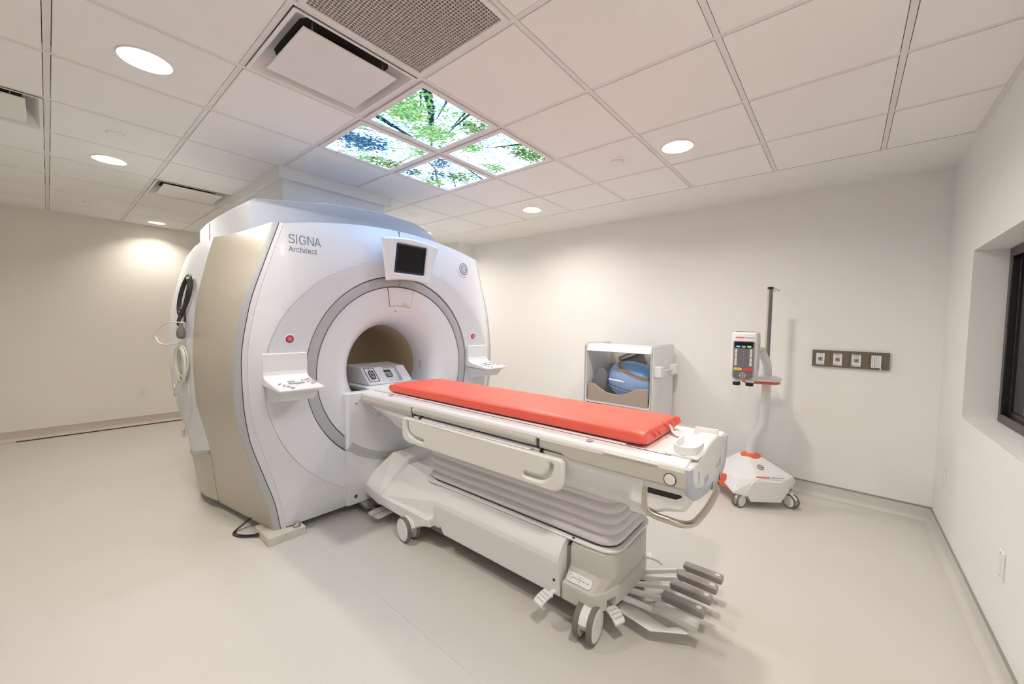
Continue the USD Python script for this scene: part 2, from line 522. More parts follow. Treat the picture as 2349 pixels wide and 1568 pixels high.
for ix in range(-10, 4):
    for iy in range(-6, 4):
        if (ix, iy) in special:
            continue
        a, b = ix * G + 0.0145, (ix + 1) * G - 0.0145
        c, d = iy * G + 0.0145, (iy + 1) * G - 0.0145
        a, b, c, d = max(a, XL + 0.022), min(b, XR - 0.022), max(c, YF + 0.022), min(d, YG - 0.002)
        if b - a < 0.03 or d - c < 0.03:
            continue
        if a > CH['x0'] - 0.02 and b < CH['x1'] + 0.02 and c > CH['y0'] - 0.02 and d < CH['y1'] + 0.02:
            continue
        hs = [np.stack([x + LR * np.cos(np.linspace(0, 2 * PI, 32, endpoint=False)), y + LR * np.sin(np.linspace(0, 2 * PI, 32, endpoint=False))], 1) for x, y in lights if a < x < b and c < y < d]
        mesh('tile', prism(rect(a, b, c, d), H - 0.004, H + 0.014, 'z', 0.003, hs), 'ceiling_tile', ce, 20)
for x in xs:
    if XL < x < XR:
        mesh('grid_bar', box((x - 0.012, YF, H - 0.001), (x + 0.012, YG, H + 0.03)), 'grid_bar', ce, False)
for y in ys:
    if YF < y < YG - 0.05:
        for x in np.arange(-10, 4) * G:
            a, b = max(x + 0.0125, XL), min(x + G - 0.0125, XR)
            if b - a > 0.05:
                mesh('cross_bar', box((a, y - 0.012, H), (b, y + 0.012, H + 0.028)), 'grid_bar', ce, False)
mesh('wall_angle', [box((XL, YF, H - 0.002), (XL + 0.02, YG, H + 0.02)), box((XR - 0.022, YF, H - 0.002), (XR, YG, H + 0.02)), box((XL, YF, H - 0.002), (XR, YF + 0.02, H + 0.02))], 'grid_bar', ce, False)
mesh('gypsum_border', box((XL, YG, H - 0.002), (XR, YB, H + 0.1)), 'gypsum', ce, False)
mesh('plenum', [box((XL - T, YF - T, H + 0.29), (XR + T + 1.8, YB + T, H + 0.35))], 'dark_void', ce, False)

# ---- boxed duct between scanner and ceiling
mesh('trim_2', prism(rect(CH['x0'], CH['x1'], CH['y0'], CH['y1']), H - 0.095, H + 0.01, 'z', 0.003), 'wall_paint', kind='structure', label='square white collar where the duct box meets the ceiling')
mesh('wall_duct_box', prism(rect(CH['x0'] + 0.05, CH['x1'] - 0.045, CH['y0'] + 0.04, CH['y1'] - 0.055), 2.10, H - 0.09, 'z', 0.003), 'wall_paint', kind='structure', label='white boxed duct rising from the scanner to the ceiling')

# ------------------------------------------------------------------ ceiling fittings
def downlight(x, y, label, deep=False):
    t = thing('downlight', label, 'ceiling light', (x, y, H), group=None)
    mesh('trim_ring', solid_lathe([(0.083, -0.004), (0.100, -0.010), (0.104, -0.006), (0.104, -0.0045), (0.083, 0.004)], seg=48), 'white_metal', t)
    prof = [(0.083, -0.004), (0.083, 0.02), (0.078, 0.048), (0.070, 0.075)]
    back = [(r + 0.002, h) for r, h in prof[::-1]]
    rf = solid_lathe(prof + back, seg=96)
    v = np.array(rf.vertices)
    k = 1 + 0.022 * np.cos(16 * np.arctan2(v[:, 1], v[:, 0])) * np.clip(v[:, 2] / 0.03, 0, 1)
    rf.vertices = np.stack([v[:, 0] * k, v[:, 1] * k, v[:, 2]], 1)
    mesh('reflector', rf, 'reflector', t, 60)
    if deep:
        mesh('lamp', disc(0.045, 0.066, 0.074, seg=32), 'dim_lens', t)
    else:
        mesh('lamp', disc(0.074, 0.022, 0.030, seg=32), 'lamp_lens', t)
    return t


names = ['large recessed downlight nearest the camera, left of the square air diffuser', 'recessed downlight over the floor left of the scanner, second from the camera', 'small far downlight close to the left wall, above the pool of light',
         'bright recessed downlight at the right, nearest the window wall', 'recessed downlight near the back wall, between bright right one and scanner', 'downlight half hidden just over the scanner cover at the back',
         'downlight above and behind the camera position', 'downlight behind the camera near the front wall']
first = None
for (x, y), n in zip(lights, names):
    if first is None:
        first = downlight(x, y, n)
    elif x < -5:
        downlight(x, y, n, True)                          # a weaker lamp, deeper in its can
    else:
        copy_of(first, n, (x, y, H))

cap0 = None
for (x, y), n in zip(caps, ['white round ceiling disc left of the scanner, between two downlights', 'far white ceiling disc near the left wall', 'white round ceiling disc beside the bright right downlight', 'white ceiling disc behind the duct box, near the back wall']):
    if cap0 is None:
        cap0 = thing('ceiling_disc', n, 'ceiling sensor', (x, y, H - 0.004))
        mesh('flange', solid_lathe([(1e-5, -0.004), (0.062, -0.004), (0.085, -0.001), (0.085, 0.0), (1e-5, 0.0)], seg=40), 'ceiling_tile', cap0)
        mesh('cover', solid_lathe([(1e-5, -0.016), (0.046, -0.016), (0.050, -0.012), (0.050, -0.003), (1e-5, -0.003)], seg=40), 'ceiling_tile', cap0)
    else:
        copy_of(cap0, n, (x, y, H - 0.004))


def diffuser(ix, iy, label):
    t = thing('air_diffuser', label, 'air vent', ((ix + 0.5) * G, (iy + 0.5) * G, H))
    rings = []
    for hw, z in ((0.29, -0.006), (0.275, -0.006), (0.268, 0.004), (0.255, 0.03), (0.235, 0.055), (0.21, 0.065)):
        rings.append([(x, y, z) for x, y in fillet(rect(-hw, hw, -hw, hw), 0.012 + 2.0 * max(0, 0.268 - hw), 4)])
    R = np.array(rings)
    sk = trimesh.util.concatenate([grid(np.concatenate([R, R[:, :1]], 1))])
    out = R.copy()
    out[:, :, 2] += 0.004
    mesh('pan', [sk, grid(np.concatenate([out, out[:, :1]], 1), True)], 'white_metal', t, 40)
    mesh('throat', prism(fillet(rect(-0.212, 0.212, -0.212, 0.212), 0.05), 0.062, 0.075), 'dark_void', t)
    mesh('plaque', cbox((-0.213, -0.225, -0.010), (0.213, 0.225, -0.002), 0.002), 'white_metal', t)
    for sx in (-1, 1):
        for sy in (-1, 1):
            mesh('hanger', tube([(0.17 * sx, 0.17 * sy, -0.004), (0.17 * sx, 0.17 * sy, 0.07)], 0.003, 6), 'bolt_steel', t)
    return t


d0 = diffuser(-1, -1, 'large square white air diffuser beside the perforated grille')
for (ix, iy), n in (((-4, -3), 'square air diffuser cut by the left edge of the picture'), ((-6, -1), 'far square air diffuser next to the duct box')):
    copy_of(d0, n, ((ix + 0.5) * G, (iy + 0.5) * G, H))

gr = thing('return_grille', 'square eggcrate return air grille at the top of the picture', 'air vent', (0.5 * G, -0.5 * G, H))
mesh('frame', prism(rect(-0.292, 0.292, -0.292, 0.292), -0.008, 0.02, 'z', 0.003, [rect(-0.268, 0.268, -0.268, 0.268)]), 'white_metal', gr)
sl = []
for k in range(39):
    p = -0.268 + 0.536 * k / 38
    sl += [box((p - 0.0018, -0.268, -0.002), (p + 0.0018, 0.268, 0.010)), box((-0.268, p - 0.0018, -0.0018), (0.268, p + 0.0018, 0.0098))]
mesh('eggcrate_core', sl, 'grille_metal', gr, False, kind='stuff')
mesh('backing', box((-0.27, -0.27, 0.05), (0.27, 0.27, 0.056)), 'taupe_void', gr, False)


# ---- backlit forest pictures (flat prints; their colours are one colour per grid point)
def seg_dist(X, Y, pts):
    best = np.full(X.shape, 9.0)
    at = np.zeros(X.shape)
    L_ = np.r_[0, np.cumsum(np.linalg.norm(np.diff(np.array(pts), axis=0), axis=1))]
    for k in range(len(pts) - 1):
        a, b = np.array(pts[k], float), np.array(pts[k + 1], float)
        ab = b - a
        t = np.clip(((X - a[0]) * ab[0] + (Y - a[1]) * ab[1]) / (ab @ ab), 0, 1)
        d = np.hypot(X - a[0] - t * ab[0], Y - a[1] - t * ab[1])
        m = d < best
        best[m] = d[m]
        at[m] = (L_[k] + t * (L_[k + 1] - L_[k]))[m] / L_[-1]
    return best, at


rng = np.random.default_rng(7)
TR = [([(-0.03, 0.05), (-0.21, 0.225), (-0.50, 0.455), (-0.58, 0.52)], 0.030, 0.004, (0.015, 0.04, 0.07)), ([(-0.50, 0.02), (-0.53, 0.17), (-0.575, 0.40)], 0.024, 0.006, (0.015, 0.05, 0.11)),
      ([(-0.03, 0.38), (-0.228, 0.425), (-0.42, 0.49)], 0.010, 0.003, (0.02, 0.05, 0.08)), ([(-0.04, 0.35), (-0.263, 0.426)], 0.008, 0.003, (0.02, 0.05, 0.06)), ([(-0.05, 0.21), (-0.25, 0.30)], 0.008, 0.003, (0.03, 0.10, 0.30)),
      ([(-0.10, 0.07), (-0.37, 0.27)], 0.008, 0.002, (0.02, 0.10, 0.10)), ([(-1.19, 0.13), (-0.76, 0.403), (-0.66, 0.47)], 0.009, 0.003, (0.75, 0.62, 0.42)), ([(-0.74, 0.04), (-0.664, 0.199), (-0.64, 0.30)], 0.006, 0.002, (0.03, 0.08, 0.25)),
      ([(-1.15, 0.54), (-0.95, 0.535), (-0.77, 0.52)], 0.010, 0.004, (0.45, 0.33, 0.15)), ([(-0.30, 0.74), (-0.24, 0.79), (-0.02, 0.885)], 0.003, 0.014, (0.02, 0.03, 0.06)), ([(-0.30, 0.836), (-0.38, 1.03)], 0.003, 0.002, (0.15, 0.2, 0.3)),
      ([(-0.39, 0.828), (-0.47, 1.0), (-0.44, 1.16)], 0.003, 0.003, (0.12, 0.25, 0.3)), ([(-0.73, 0.64), (-0.80, 0.66), (-0.875, 0.791), (-1.0, 0.90), (-1.17, 1.07)], 0.005, 0.011, (0.25, 0.18, 0.10)),
      ([(-0.82, 0.89), (-0.90, 1.0), (-1.05, 1.16)], 0.004, 0.006, (0.12, 0.11, 0.12)), ([(-0.64, 0.83), (-0.68, 1.0), (-0.73, 1.18)], 0.007, 0.009, (0.05, 0.06, 0.10))]
for k in range(26):                                        # fine twigs growing towards the middle
    a = rng.uniform([-1.2, 0.02], [-0.02, 1.2])
    v = np.array([-0.61, 0.61]) - a + rng.normal(0, 0.25, 2)
    v *= rng.uniform(0.12, 0.35) / max(np.linalg.norm(v), 0.1)
    TR.append(([a, a + v * 0.5 + rng.normal(0, 0.02, 2), a + v], 0.0026, 0.001, (0.10, 0.16, 0.34)))
GREEN = [(-0.30, 0.12, .20, 1.0, 0), (-0.42, 0.42, .16, 1.0, 0), (-0.15, 0.506, .12, 0.9, 1), (-0.10, 0.33, .15, 0.5, 0), (-0.892, 0.20, .17, 0.95, 2), (-0.91, 0.062, .12, 0.9, 2), (-1.1, 0.446, .13, 0.95, 1), (-0.72, 0.53, .11, 0.8, 0),
         (-1.15, 0.30, .10, 0.7, 0), (-0.66, 0.06, .07, 0.8, 0), (-0.389, 0.70, .10, 0.9, 0), (-0.12, 0.965, .13, 0.9, 1), (-0.11, 1.08, .12, 0.95, 1), (-0.488, 1.06, .11, 0.9, 0), (-0.06, 0.68, .16, 0.35, 2), (-0.25, 0.68, .12, 0.35, 2),
         (-0.75, 0.73, .12, 0.8, 2), (-1.07, 0.74, .10, 0.75, 1), (-1.13, 0.957, .12, 0.9, 0), (-0.843, 1.04, .14, 0.85, 1), (-0.95, 0.88, .14, 0.7, 2), (-1.1, 0.69, .10, 0.8, 2)]


def forest(X, Y):
    P = np.stack([X, Y, np.zeros_like(X)], -1)
    n1 = meshkit.fbm(P * 14, 3, 3)
    sky = np.stack([0.86 + 0.14 * n1, 0.95 + 0.05 * n1, np.ones_like(n1)], -1) * np.array([2.0, 2.9, 4.6])
    col = sky.copy()
    fine = meshkit.noise(P * 95, 11) * 0.55 + meshkit.noise(P * 190, 12) * 0.3 + meshkit.noise(P * 45, 13) * 0.3
    tone = meshkit.noise(P * 120, 21)
    m = 0.15 + 0.25 * meshkit.fbm(P * 7, 2, 5)            # a thin haze of far leaves over everything
    far = fine < 0.40 + 1.2 * (m - 0.15)
    fc = np.array([0.25, 0.55, 0.85]) * (1 - tone[..., None] * 0.8) + np.array([0.55, 0.95, 0.85]) * tone[..., None] * 0.8
    col[far] = fc[far] * 0.75
    for trunk in (TR[:], ):
        for pts, w0, w1, c in trunk:
            d, t = seg_dist(X, Y, pts)
            wob = 0.75 + 0.5 * meshkit.noise(P * 60, 31)
            k = d < (w0 + (w1 - w0) * t) * wob
            col[k] = np.array(c) * (0.35 + 0.3 * tone[k][:, None])
    pal = [((0.10, 0.42, 0.12), (0.62, 1.0, 0.42)), ((0.02, 0.10, 0.05), (0.45, 0.75, 0.25)), ((0.02, 0.05, 0.28), (0.18, 0.45, 0.55))]
    for i, (cx, cy, r, dens, kind) in enumerate(GREEN):
        dd = np.hypot(X - cx, Y - cy) / (r * (0.7 + 0.6 * meshkit.fbm(P * 9, 2, 40 + i)))
        f = meshkit.noise(P * 70, 60 + i) * 0.6 + meshkit.noise(P * 150, 90 + i) * 0.4
        k = f < dens * 0.80 * np.exp(-(dd ** 2) * 0.7)
        tn = np.clip(meshkit.noise(P * 110, 120 + i) * 1.4 - 0.2, 0, 1)[..., None]
        c = np.array(pal[kind][0]) * (1 - tn) + np.array(pal[kind][1]) * tn
        col[k] = c[k] * 0.42
    return col * np.array([0.42, 0.43, 0.45])


def picture(ix, iy, label):
    cx, cy = (ix + 0.5) * G, (iy + 0.5) * G
    t = thing('backlit_picture', label, 'light panel', (cx, cy, H), group=None)
    mesh('frame', prism(rect(-0.290, 0.290, -0.290, 0.290), -0.009, 0.02, 'z', 0.002, [rect(-0.256, 0.256, -0.256, 0.256)]), 'white_metal', t)
    sc = []
    for q in (-0.17, 0.17):
        for e in (-0.273, 0.273):
            sc += [disc(0.0035, -0.0105, -0.008, (q, e, 0), seg=8), disc(0.0035, -0.0105, -0.008, (e, q, 0), seg=8)]
    for s in sc:
        mesh('screw', s, 'bolt_steel', t)
    n = 190
    u = np.linspace(-0.257, 0.257, n)
    X, Y = np.meshgrid(u, u, indexing='ij')
    g = grid(np.stack([X, Y, np.full_like(X, -0.002)], -1), True)
    pr = usdkit.mesh(stage, unique(str(t.GetPath()) + '/print'), g, M['forest_print'], False)
    col = forest(X + cx, Y + cy).reshape(-1, 3).astype(np.float32)
    UsdGeom.PrimvarsAPI(pr).CreatePrimvar('print_color', Sdf.ValueTypeNames.Color3fArray, 'vertex').Set(Vt.Vec3fArray.FromNumpy(col))


picture(-1, 0, 'backlit forest picture with one thick dark trunk, nearest the camera')
picture(-2, 0, 'backlit forest picture on the duct box side, with blue shadowed leaves')
picture(-1, 1, 'backlit forest picture on the window side, with a dark branch')
picture(-2, 1, 'backlit forest picture farthest from the camera, with a curved pale trunk')

# ------------------------------------------------------------------ the scanner
CY, CZ, XF = 0.625, 1.08, -1.12
cs = lambda pts: PchipInterpolator(*np.array(sorted(pts)).T)
W1 = cs([(0.02, .858), (.06, .862), (.346, .916), (.598, .995), (.75, 1.035), (.92, 1.064), (1.08, 1.073), (1.24, 1.073), (1.42, 1.05), (1.61, 1.009), (1.906, .921), (2.09, .862), (2.2, .83)])
W2_ = cs([(0.02, .883), (.058, .889), (.232, .92), (.439, .984), (.721, 1.067), (.948, 1.095), (1.182, 1.103), (1.527, 1.059), (1.822, .972), (2.075, .889), (2.2, .85)])
W3_ = cs([(0.02, .907), (.037, .911), (.202, .941), (.432, 1.014), (.705, 1.089), (.944, 1.128), (1.16, 1.132), (1.308, 1.119), (1.571, 1.072), (1.825, .986), (2.089, .91), (2.2, .87)])
W2, W3 = (lambda z: W2_(z) + .004), (lambda z: W3_(z) + .015)
W4 = cs([(0.02, 1.03), (.07, 1.057), (.25, 1.08), (.442, 1.103), (.714, 1.156), (.864, 1.187), (1.177, 1.200), (1.53, 1.178), (1.814, 1.126), (2.058, 1.066), (2.2, 1.03)])
W5 = cs([(0.02, 1.01), (.07, 1.025), (.2, 1.05), (.39, 1.09), (.64, 1.155), (.93, 1.207), (1.13, 1.222), (1.478, 1.205), (1.76, 1.152), (2.0, 1.085), (2.2, 1.02)])


def side_w(x, z):
    """Half width of the covers at depth x (x falls from the front plane backwards)."""
    xs_ = [-1.135, -1.145, -1.163, -1.9, -2.55, -2.80, -2.95, -3.02]
    w = [W1(z), W2(z), W3(z), W4(z), W5(z), W5(z) - 0.03, W5(z) - 0.11, W5(z) - 0.30]
    for k in range(len(xs_) - 1):
        if x >= xs_[k + 1] or k == len(xs_) - 2:
            t = np.clip((xs_[k] - x) / (xs_[k] - xs_[k + 1]), 0, 1)
            bulge = (0.03 + 0.035 * np.clip((0.95 - z) / 0.8, 0, 1)) * np.sin(PI * t) ** 0.8 if k == 3 else (0.012 * np.sin(PI * t) if k == 4 else 0)
            return w[k] * (1 - t) + w[k + 1] * t + bulge


sc = thing('mri_scanner', 'large white MRI scanner with a round bore and grey ring', 'MRI scanner', (0, 0, 0))

# body behind the covers, with the bore cut through
zz = np.r_[0.075, np.linspace(0.14, 1.98, 22), 2.03]
secs = []
for x, d, zt in ((-1.19, 0.06, 0), (-1.26, 0.04, 0), (-1.5, 0.03, 0), (-1.88, 0.025, 0), (-1.905, 0.004, 0.01), (-2.1, 0, .03), (-2.3, 0, .05), (-2.55, 0, .06), (-2.70, 0, .06), (-2.80, 0, .05), (-2.9, 0, .03), (-2.95, 0, 0.0), (-3.0, 0, -.03), (-3.02, 0, -.08)):
    z = zz.copy()
    z[-1] += zt
    wv = np.array([float(side_w(x, q)) for q in z]) - d
    wv[-1] -= 0.03
    secs.append(np.vstack([np.stack([np.full(len(z), x), CY - wv, z], 1), np.stack([np.full(len(z), x), CY + wv, z], 1)[::-1]]))
core = loft(secs)
borecut = capped([(1e-3, -3.3), (0.362, -3.3), (0.362, -1.0), (1e-3, -1.0)], (0, CY, CZ), 'x', 72)
funcut = capped([(1e-3, -1.5), (0.37, -1.5), (0.40, -1.40), (0.76, -1.135), (0.76, -1.0), (1e-3, -1.0)], (0, CY, CZ), 'x', 72)
mesh('body_cover', cut(core, borecut, funcut), 'scanner_white', sc, 40)


def strip(plan, z0=0.055, z1=2.09, n=40):
    """A band following the side; plan(z) -> 4+ points (x, half width). Both sides are made."""
    out = []
    for s in (-1, 1):
        R = []
        for z in np.linspace(z0, z1, n):
            R.append([(x, CY + s * float(w), z) for x, w in plan(z)])
        out.append(loft(R))
    return out


for g in strip(lambda z: [(-1.133, W1(z) + .002), (-1.1425, W2(z) - .0035), (-1.175, W2(z) - .02), (-1.165, W1(z) - .03)]):
    mesh('lavender_trim', g, 'lavender_trim', sc, 30)
for g in strip(lambda z: [(-1.165, W1(z) - .02), (-1.185, W2(z) + .0), (-1.1475, W2(z) + .001), (-1.1455, W2(z) - .004)]):
    mesh('trim_gap', g, 'seam_dark', sc, 30)
for g in strip(lambda z: [(-1.1445, W2(z) + .001), (-1.1455, W2(z) + .005), (-1.1565, W3(z) - .004), (-1.1635, W3(z)), (-1.19, W3(z) - .03), (-1.175, W2(z) - .01)], .055, 2.088):
    mesh('silver_band', g, 'silver_band', sc, 30)
for s in (-1, 1):
    ts = np.linspace(0, 1, 15)
    xsq = -1.1638 - (1.90 - 1.1638) * ts
    ztop = 2.088 - 0.03 * ts + 0.012 * np.sin(PI * ts) * -1
    rows = []
    for x, zt in zip(xsq, ztop):
        z = np.linspace(0.055, zt, 42)
        rows.append(np.stack([np.full(42, x), np.array([CY + s * float(side_w(x, q)) for q in z]), z], 1))
    outer = np.array(rows)
    inner = outer.copy()
    inner[:, :, 1] -= s * 0.03
    ring = np.concatenate([outer, inner[:, ::-1]], 1)
    mesh('side_panel', loft(ring), 'champagne', sc, 40)
    rows = []
    for x in np.linspace(-1.904, -2.78, 12):
        t = (-1.904 - x) / 0.876
        zt = 0.445 - 0.10 * math.sin(PI * t * .5) - 0.02 * math.sin(PI * t)
        z = np.linspace(0.07, zt, 12)
        rows.append(np.stack([np.full(12, x), np.array([CY + s * (float(side_w(x, q)) + .0012) for q in z]), z], 1))
    outer = np.array(rows)
    inner = outer.copy()
    inner[:, :, 1] -= s * 0.03
    ring = np.concatenate([outer, inner[:, ::-1]], 1)
    mesh('lower_side_panel', loft(ring[:6]), 'champagne', sc, 40)
    ring2 = ring[5:].copy()
    ring2[0, :, 0] -= 0.004
    mesh('lower_side_panel', loft(ring2), 'champagne', sc, 40)
    edge = outer[:, -1] + [0, 0, 0.012]
    mesh('curved_ledge', tube(edge[:6], 0.014, 8), 'silver_band', sc)
    mesh('curved_ledge', tube(edge[6:] + [[-0.002, 0, 0]], 0.012, 8), 'silver_band', sc)

# front cover: dished disc inside a crease, flat shoulders outside
half = [(float(W1(z)), z) for z in np.linspace(0.062, 2.087, 60)]
arch = [(u, 2.089 + 0.110 * (1 - (u / 0.862) ** 2)) for u in np.linspace(0.86, 0, 26)]
outl = np.array(half + arch)
thq = np.unwrap(np.arctan2(outl[:, 1] - CZ, outl[:, 0]))
rq = np.hypot(outl[:, 0], outl[:, 1] - CZ)
bot = math.atan2(0.062 - CZ, float(W1(0.062)))
R0 = 0.747


def rim(q):
    return np.where(q < bot, (CZ - 0.062) / np.maximum(-np.sin(q), 1e-3), np.interp(q, thq, rq))


def crease(q):
    c, s_ = np.cos(q), np.sin(q)
    b = np.where(s_ > 0, 0.855, 0.965)
    return np.minimum(1 / np.sqrt((c / 1.0) ** 2 + (s_ / b) ** 2), rim(q) - 0.03)


def cover_x(r, q):
    rc = crease(q)
    t = np.clip((rc - r) / (rc - R0), 0, 1)
    inner = -1.088 - 0.018 * t ** 1.3
    o = np.clip((r - rc) / np.maximum(rim(q) - rc, 0.02), 0, 1)
    outer = -1.0915 - 0.042 * o ** 1.6
    return np.where(r <= rc, inner, outer)


def patch_cover(q0, q1, s, nq=130):
    q = np.linspace(q0, q1, nq)
    rc, ro = crease(q), rim(q)
    P1, P2 = [], []
    for k in np.linspace(0, 1, 10):
        r = R0 + (rc - R0) * k
        P1.append(np.stack([cover_x(r, q), CY + s * r * np.cos(q), CZ + r * np.sin(q)], 1))
    for k in np.linspace(0, 1, 9):
        r = rc + (ro - rc) * k
        x = cover_x(np.maximum(r, rc + 1e-6), q)
        P2.append(np.stack([x, CY + s * r * np.cos(q), CZ + r * np.sin(q)], 1))
    P0 = [P1[0] + [-0.03, 0, 0], P1[0]]
    last = P2[-1].copy()
    PL = [last, last + [-0.045, 0, 0]]
    f = s < 0
    return [grid(P1, f), grid(P2, f), grid(P0, f), grid(PL, f)]


gap = 0.003
for s in (-1, 1):
    mesh('front_cover', patch_cover(-PI / 2, PI / 2 - gap, s), 'scanner_white', sc, 35)
mesh('cover_seam', box((-1.15, CY - 0.004, 1.86), (-1.127, CY + 0.004, 2.195)), 'ink_blue', sc, False)

# ring round the bore, in three pieces, and its dark shadow gaps
ringp = [(0.667, -1.150), (0.667, -1.122), (0.671, -1.115), (0.705, -1.108), (0.737, -1.115), (0.741, -1.122), (0.741, -1.150)]
ja = math.atan2(-0.552, -0.447)
for a0, a1 in ((PI / 2 + 0.003, 2 * PI + ja - 0.004), (-PI - ja + 0.004, PI / 2 - 0.003), (ja + 0.004, -PI - ja - 0.004)):
    lift = 0.034 if abs(a0 - (ja + .004)) < 1e-6 else 0.0
    mesh('ring_segment', solid_lathe([(r, h + lift * (h > -1.149)) for r, h in ringp], (0, CY, CZ), 'x', 70, (a0, a1)), 'ring_silver', sc, 35)
mesh('ring_gap', solid_lathe([(0.655, -1.17), (0.655, -1.124), (0.752, -1.124), (0.752, -1.17)], (0, CY, CZ), 'x', 110), 'seam_dark', sc, 30)
fp = [(0.664, -1.150), (0.664, -1.126), (0.660, -1.119), (0.62, -1.119)]
for k in np.linspace(0.05, 1, 16):                          # flat face curving into the throat
    fp.append((0.62 - 0.27 * math.sin(k * PI / 2) ** 1.0 * 1.0, -1.119 - 0.29 * (1 - math.cos(k * PI / 2)) ** 1.25))
mesh('bore_funnel', fix(lathe(fp, (0, CY, CZ), 'x', 120)), 'scanner_white', sc, 60)
mesh('bore_tube', solid_lathe([(0.350, -1.409), (0.350, -3.04), (0.36, -3.04), (0.36, -1.409)], (0, CY, CZ), 'x', 96), 'bore_liner', sc, 40)
FP = np.array(fp[3:])
fx_ = lambda r: float(np.interp(r, FP[::-1, 0], FP[::-1, 1]))


def funnel_patch(q0, q1, r0, r1, lift, n=14, m=12):
    q = np.linspace(q0, q1, n)
    rows = []
    for r in np.linspace(r0, r1, m):
        x = np.interp(r, FP[::-1, 0], FP[::-1, 1]) + lift
        rows.append(np.stack([np.full(n, x), CY + r * np.cos(q), CZ + r * np.sin(q)], 1))
    return rows


d = 0.006
mesh('hatch_gap', grid(funnel_patch(PI / 2 - .213 - .006, PI / 2 + .163 + .006, .662, .511, .0012)), 'seam_dark', sc, 60)
mesh('intercom_hatch', grid(funnel_patch(PI / 2 - .213, PI / 2 + .163, .660, .514, .004)), 'scanner_white', sc, 60)
mesh('yellow_tab', moved(cbox((-0.002, -0.02, -0.007), (0.002, 0.02, 0.007), 0.001), None, (fx_(.528) + .007, CY + 0.062, CZ + .526)), 'yellow_tab', sc)
mesh('microphone', disc(0.004, -1.145, -1.138, (0, CY - .02, CZ + 0.47), 'x', 10), 'seam_dark', sc)
mesh('bore_slot', moved(cbox((-0.028, -0.004, -0.037), (0.028, 0.004, 0.037), 0.003), frame((-1.302, CY + 0.376, 1.075), (0.62, 0.78, 0), (0, 0, 1)) @ np.array([[1, 0, 0, 0], [0, 0, 1, 0], [0, 1, 0, 0], [0, 0, 0, 1.]])), 'slot_grey', sc)

# arched cap on top
capo = fillet([(-0.925, 2.02), (-0.925, 2.305), (-0.90, 2.322), (-0.42, 2.36), (-0.05, 2.372), (0.30, 2.358), (0.47, 2.33), (0.60, 2.27), (0.90, 2.05)], [0, .02, .03, .5, .5, .4, .1, .1, 0], 6)
capP = np.array(capo)
rows = []
xs0 = -1.30 - 0.27 * (np.abs(capP[:, 0]) / 0.925) ** 2
for t, dz in ((0.0, -0.008), (0.012, 0.0), (0.3, 0), (0.6, 0), (0.85, 0), (1.0, -0.02)):
    x = xs0 * (1 - t) + (-2.72) * t
    sh = np.where(capP[:, 1] > 2.06, dz - 0.05 * t ** 2, 0)
    rows.append(np.stack([x, CY + capP[:, 0] * (1 + 0.06 * t), capP[:, 1] + sh], 1))
mesh('top_cap', loft(rows), 'cap_white', sc, 30)

mesh('cap_seam', tube([(-2.45, CY - 0.969 + .0, z) for z in (2.06, 2.16, 2.262)], 0.0035, 6), 'slot_grey', sc)

# display above the bore
tilt = frame((-0.958, CY, 1.92), (0, 1, 0), (0.16, 0, 1.0))       # local x = +y, local y = up, z = towards the table
ab = np.linspace(-1, 1, 15)
bez = np.array([(.262 * t, .166 + .026 * (1 - t * t)) for t in ab] + [(-.192 * t, -.150 + .022 * (1 - t * t)) for t in ab])
bez = fillet(bez, [.035] + [0] * 13 + [.035, .03] + [0] * 13 + [.03], 7)
sp_ = rect(-0.137, 0.137, -0.078, 0.142)
mesh('display_bezel', moved(prism(bez, -0.042, 0.0, 'z', 0.012, [fillet(sp_, 0.008)]), tilt), 'glossy_white', sc, 35)
mesh('display_frame', moved(prism(fillet(sp_, 0.008), -0.016, -0.006, 'z', 0, [rect(-0.128, 0.128, -0.068, 0.133)]), tilt), 'screen_edge', sc)
mesh('screen', moved(box((-0.129, -0.069, -0.02), (0.129, 0.134, -0.010)), tilt), 'screen_black', sc, False)
mesh('display_housing', hull([tuple((tilt @ np.array([x, y, -0.03, 1]))[:3]) for x, y in ((-.13, .12), (-.12, -.10), (.12, -.10), (.13, .12))] + [(-1.13, CY + a, z) for a, z in ((-.15, 2.05), (-.14, 1.85), (.14, 1.85), (.15, 2.05))]), 'scanner_white', sc, 25)

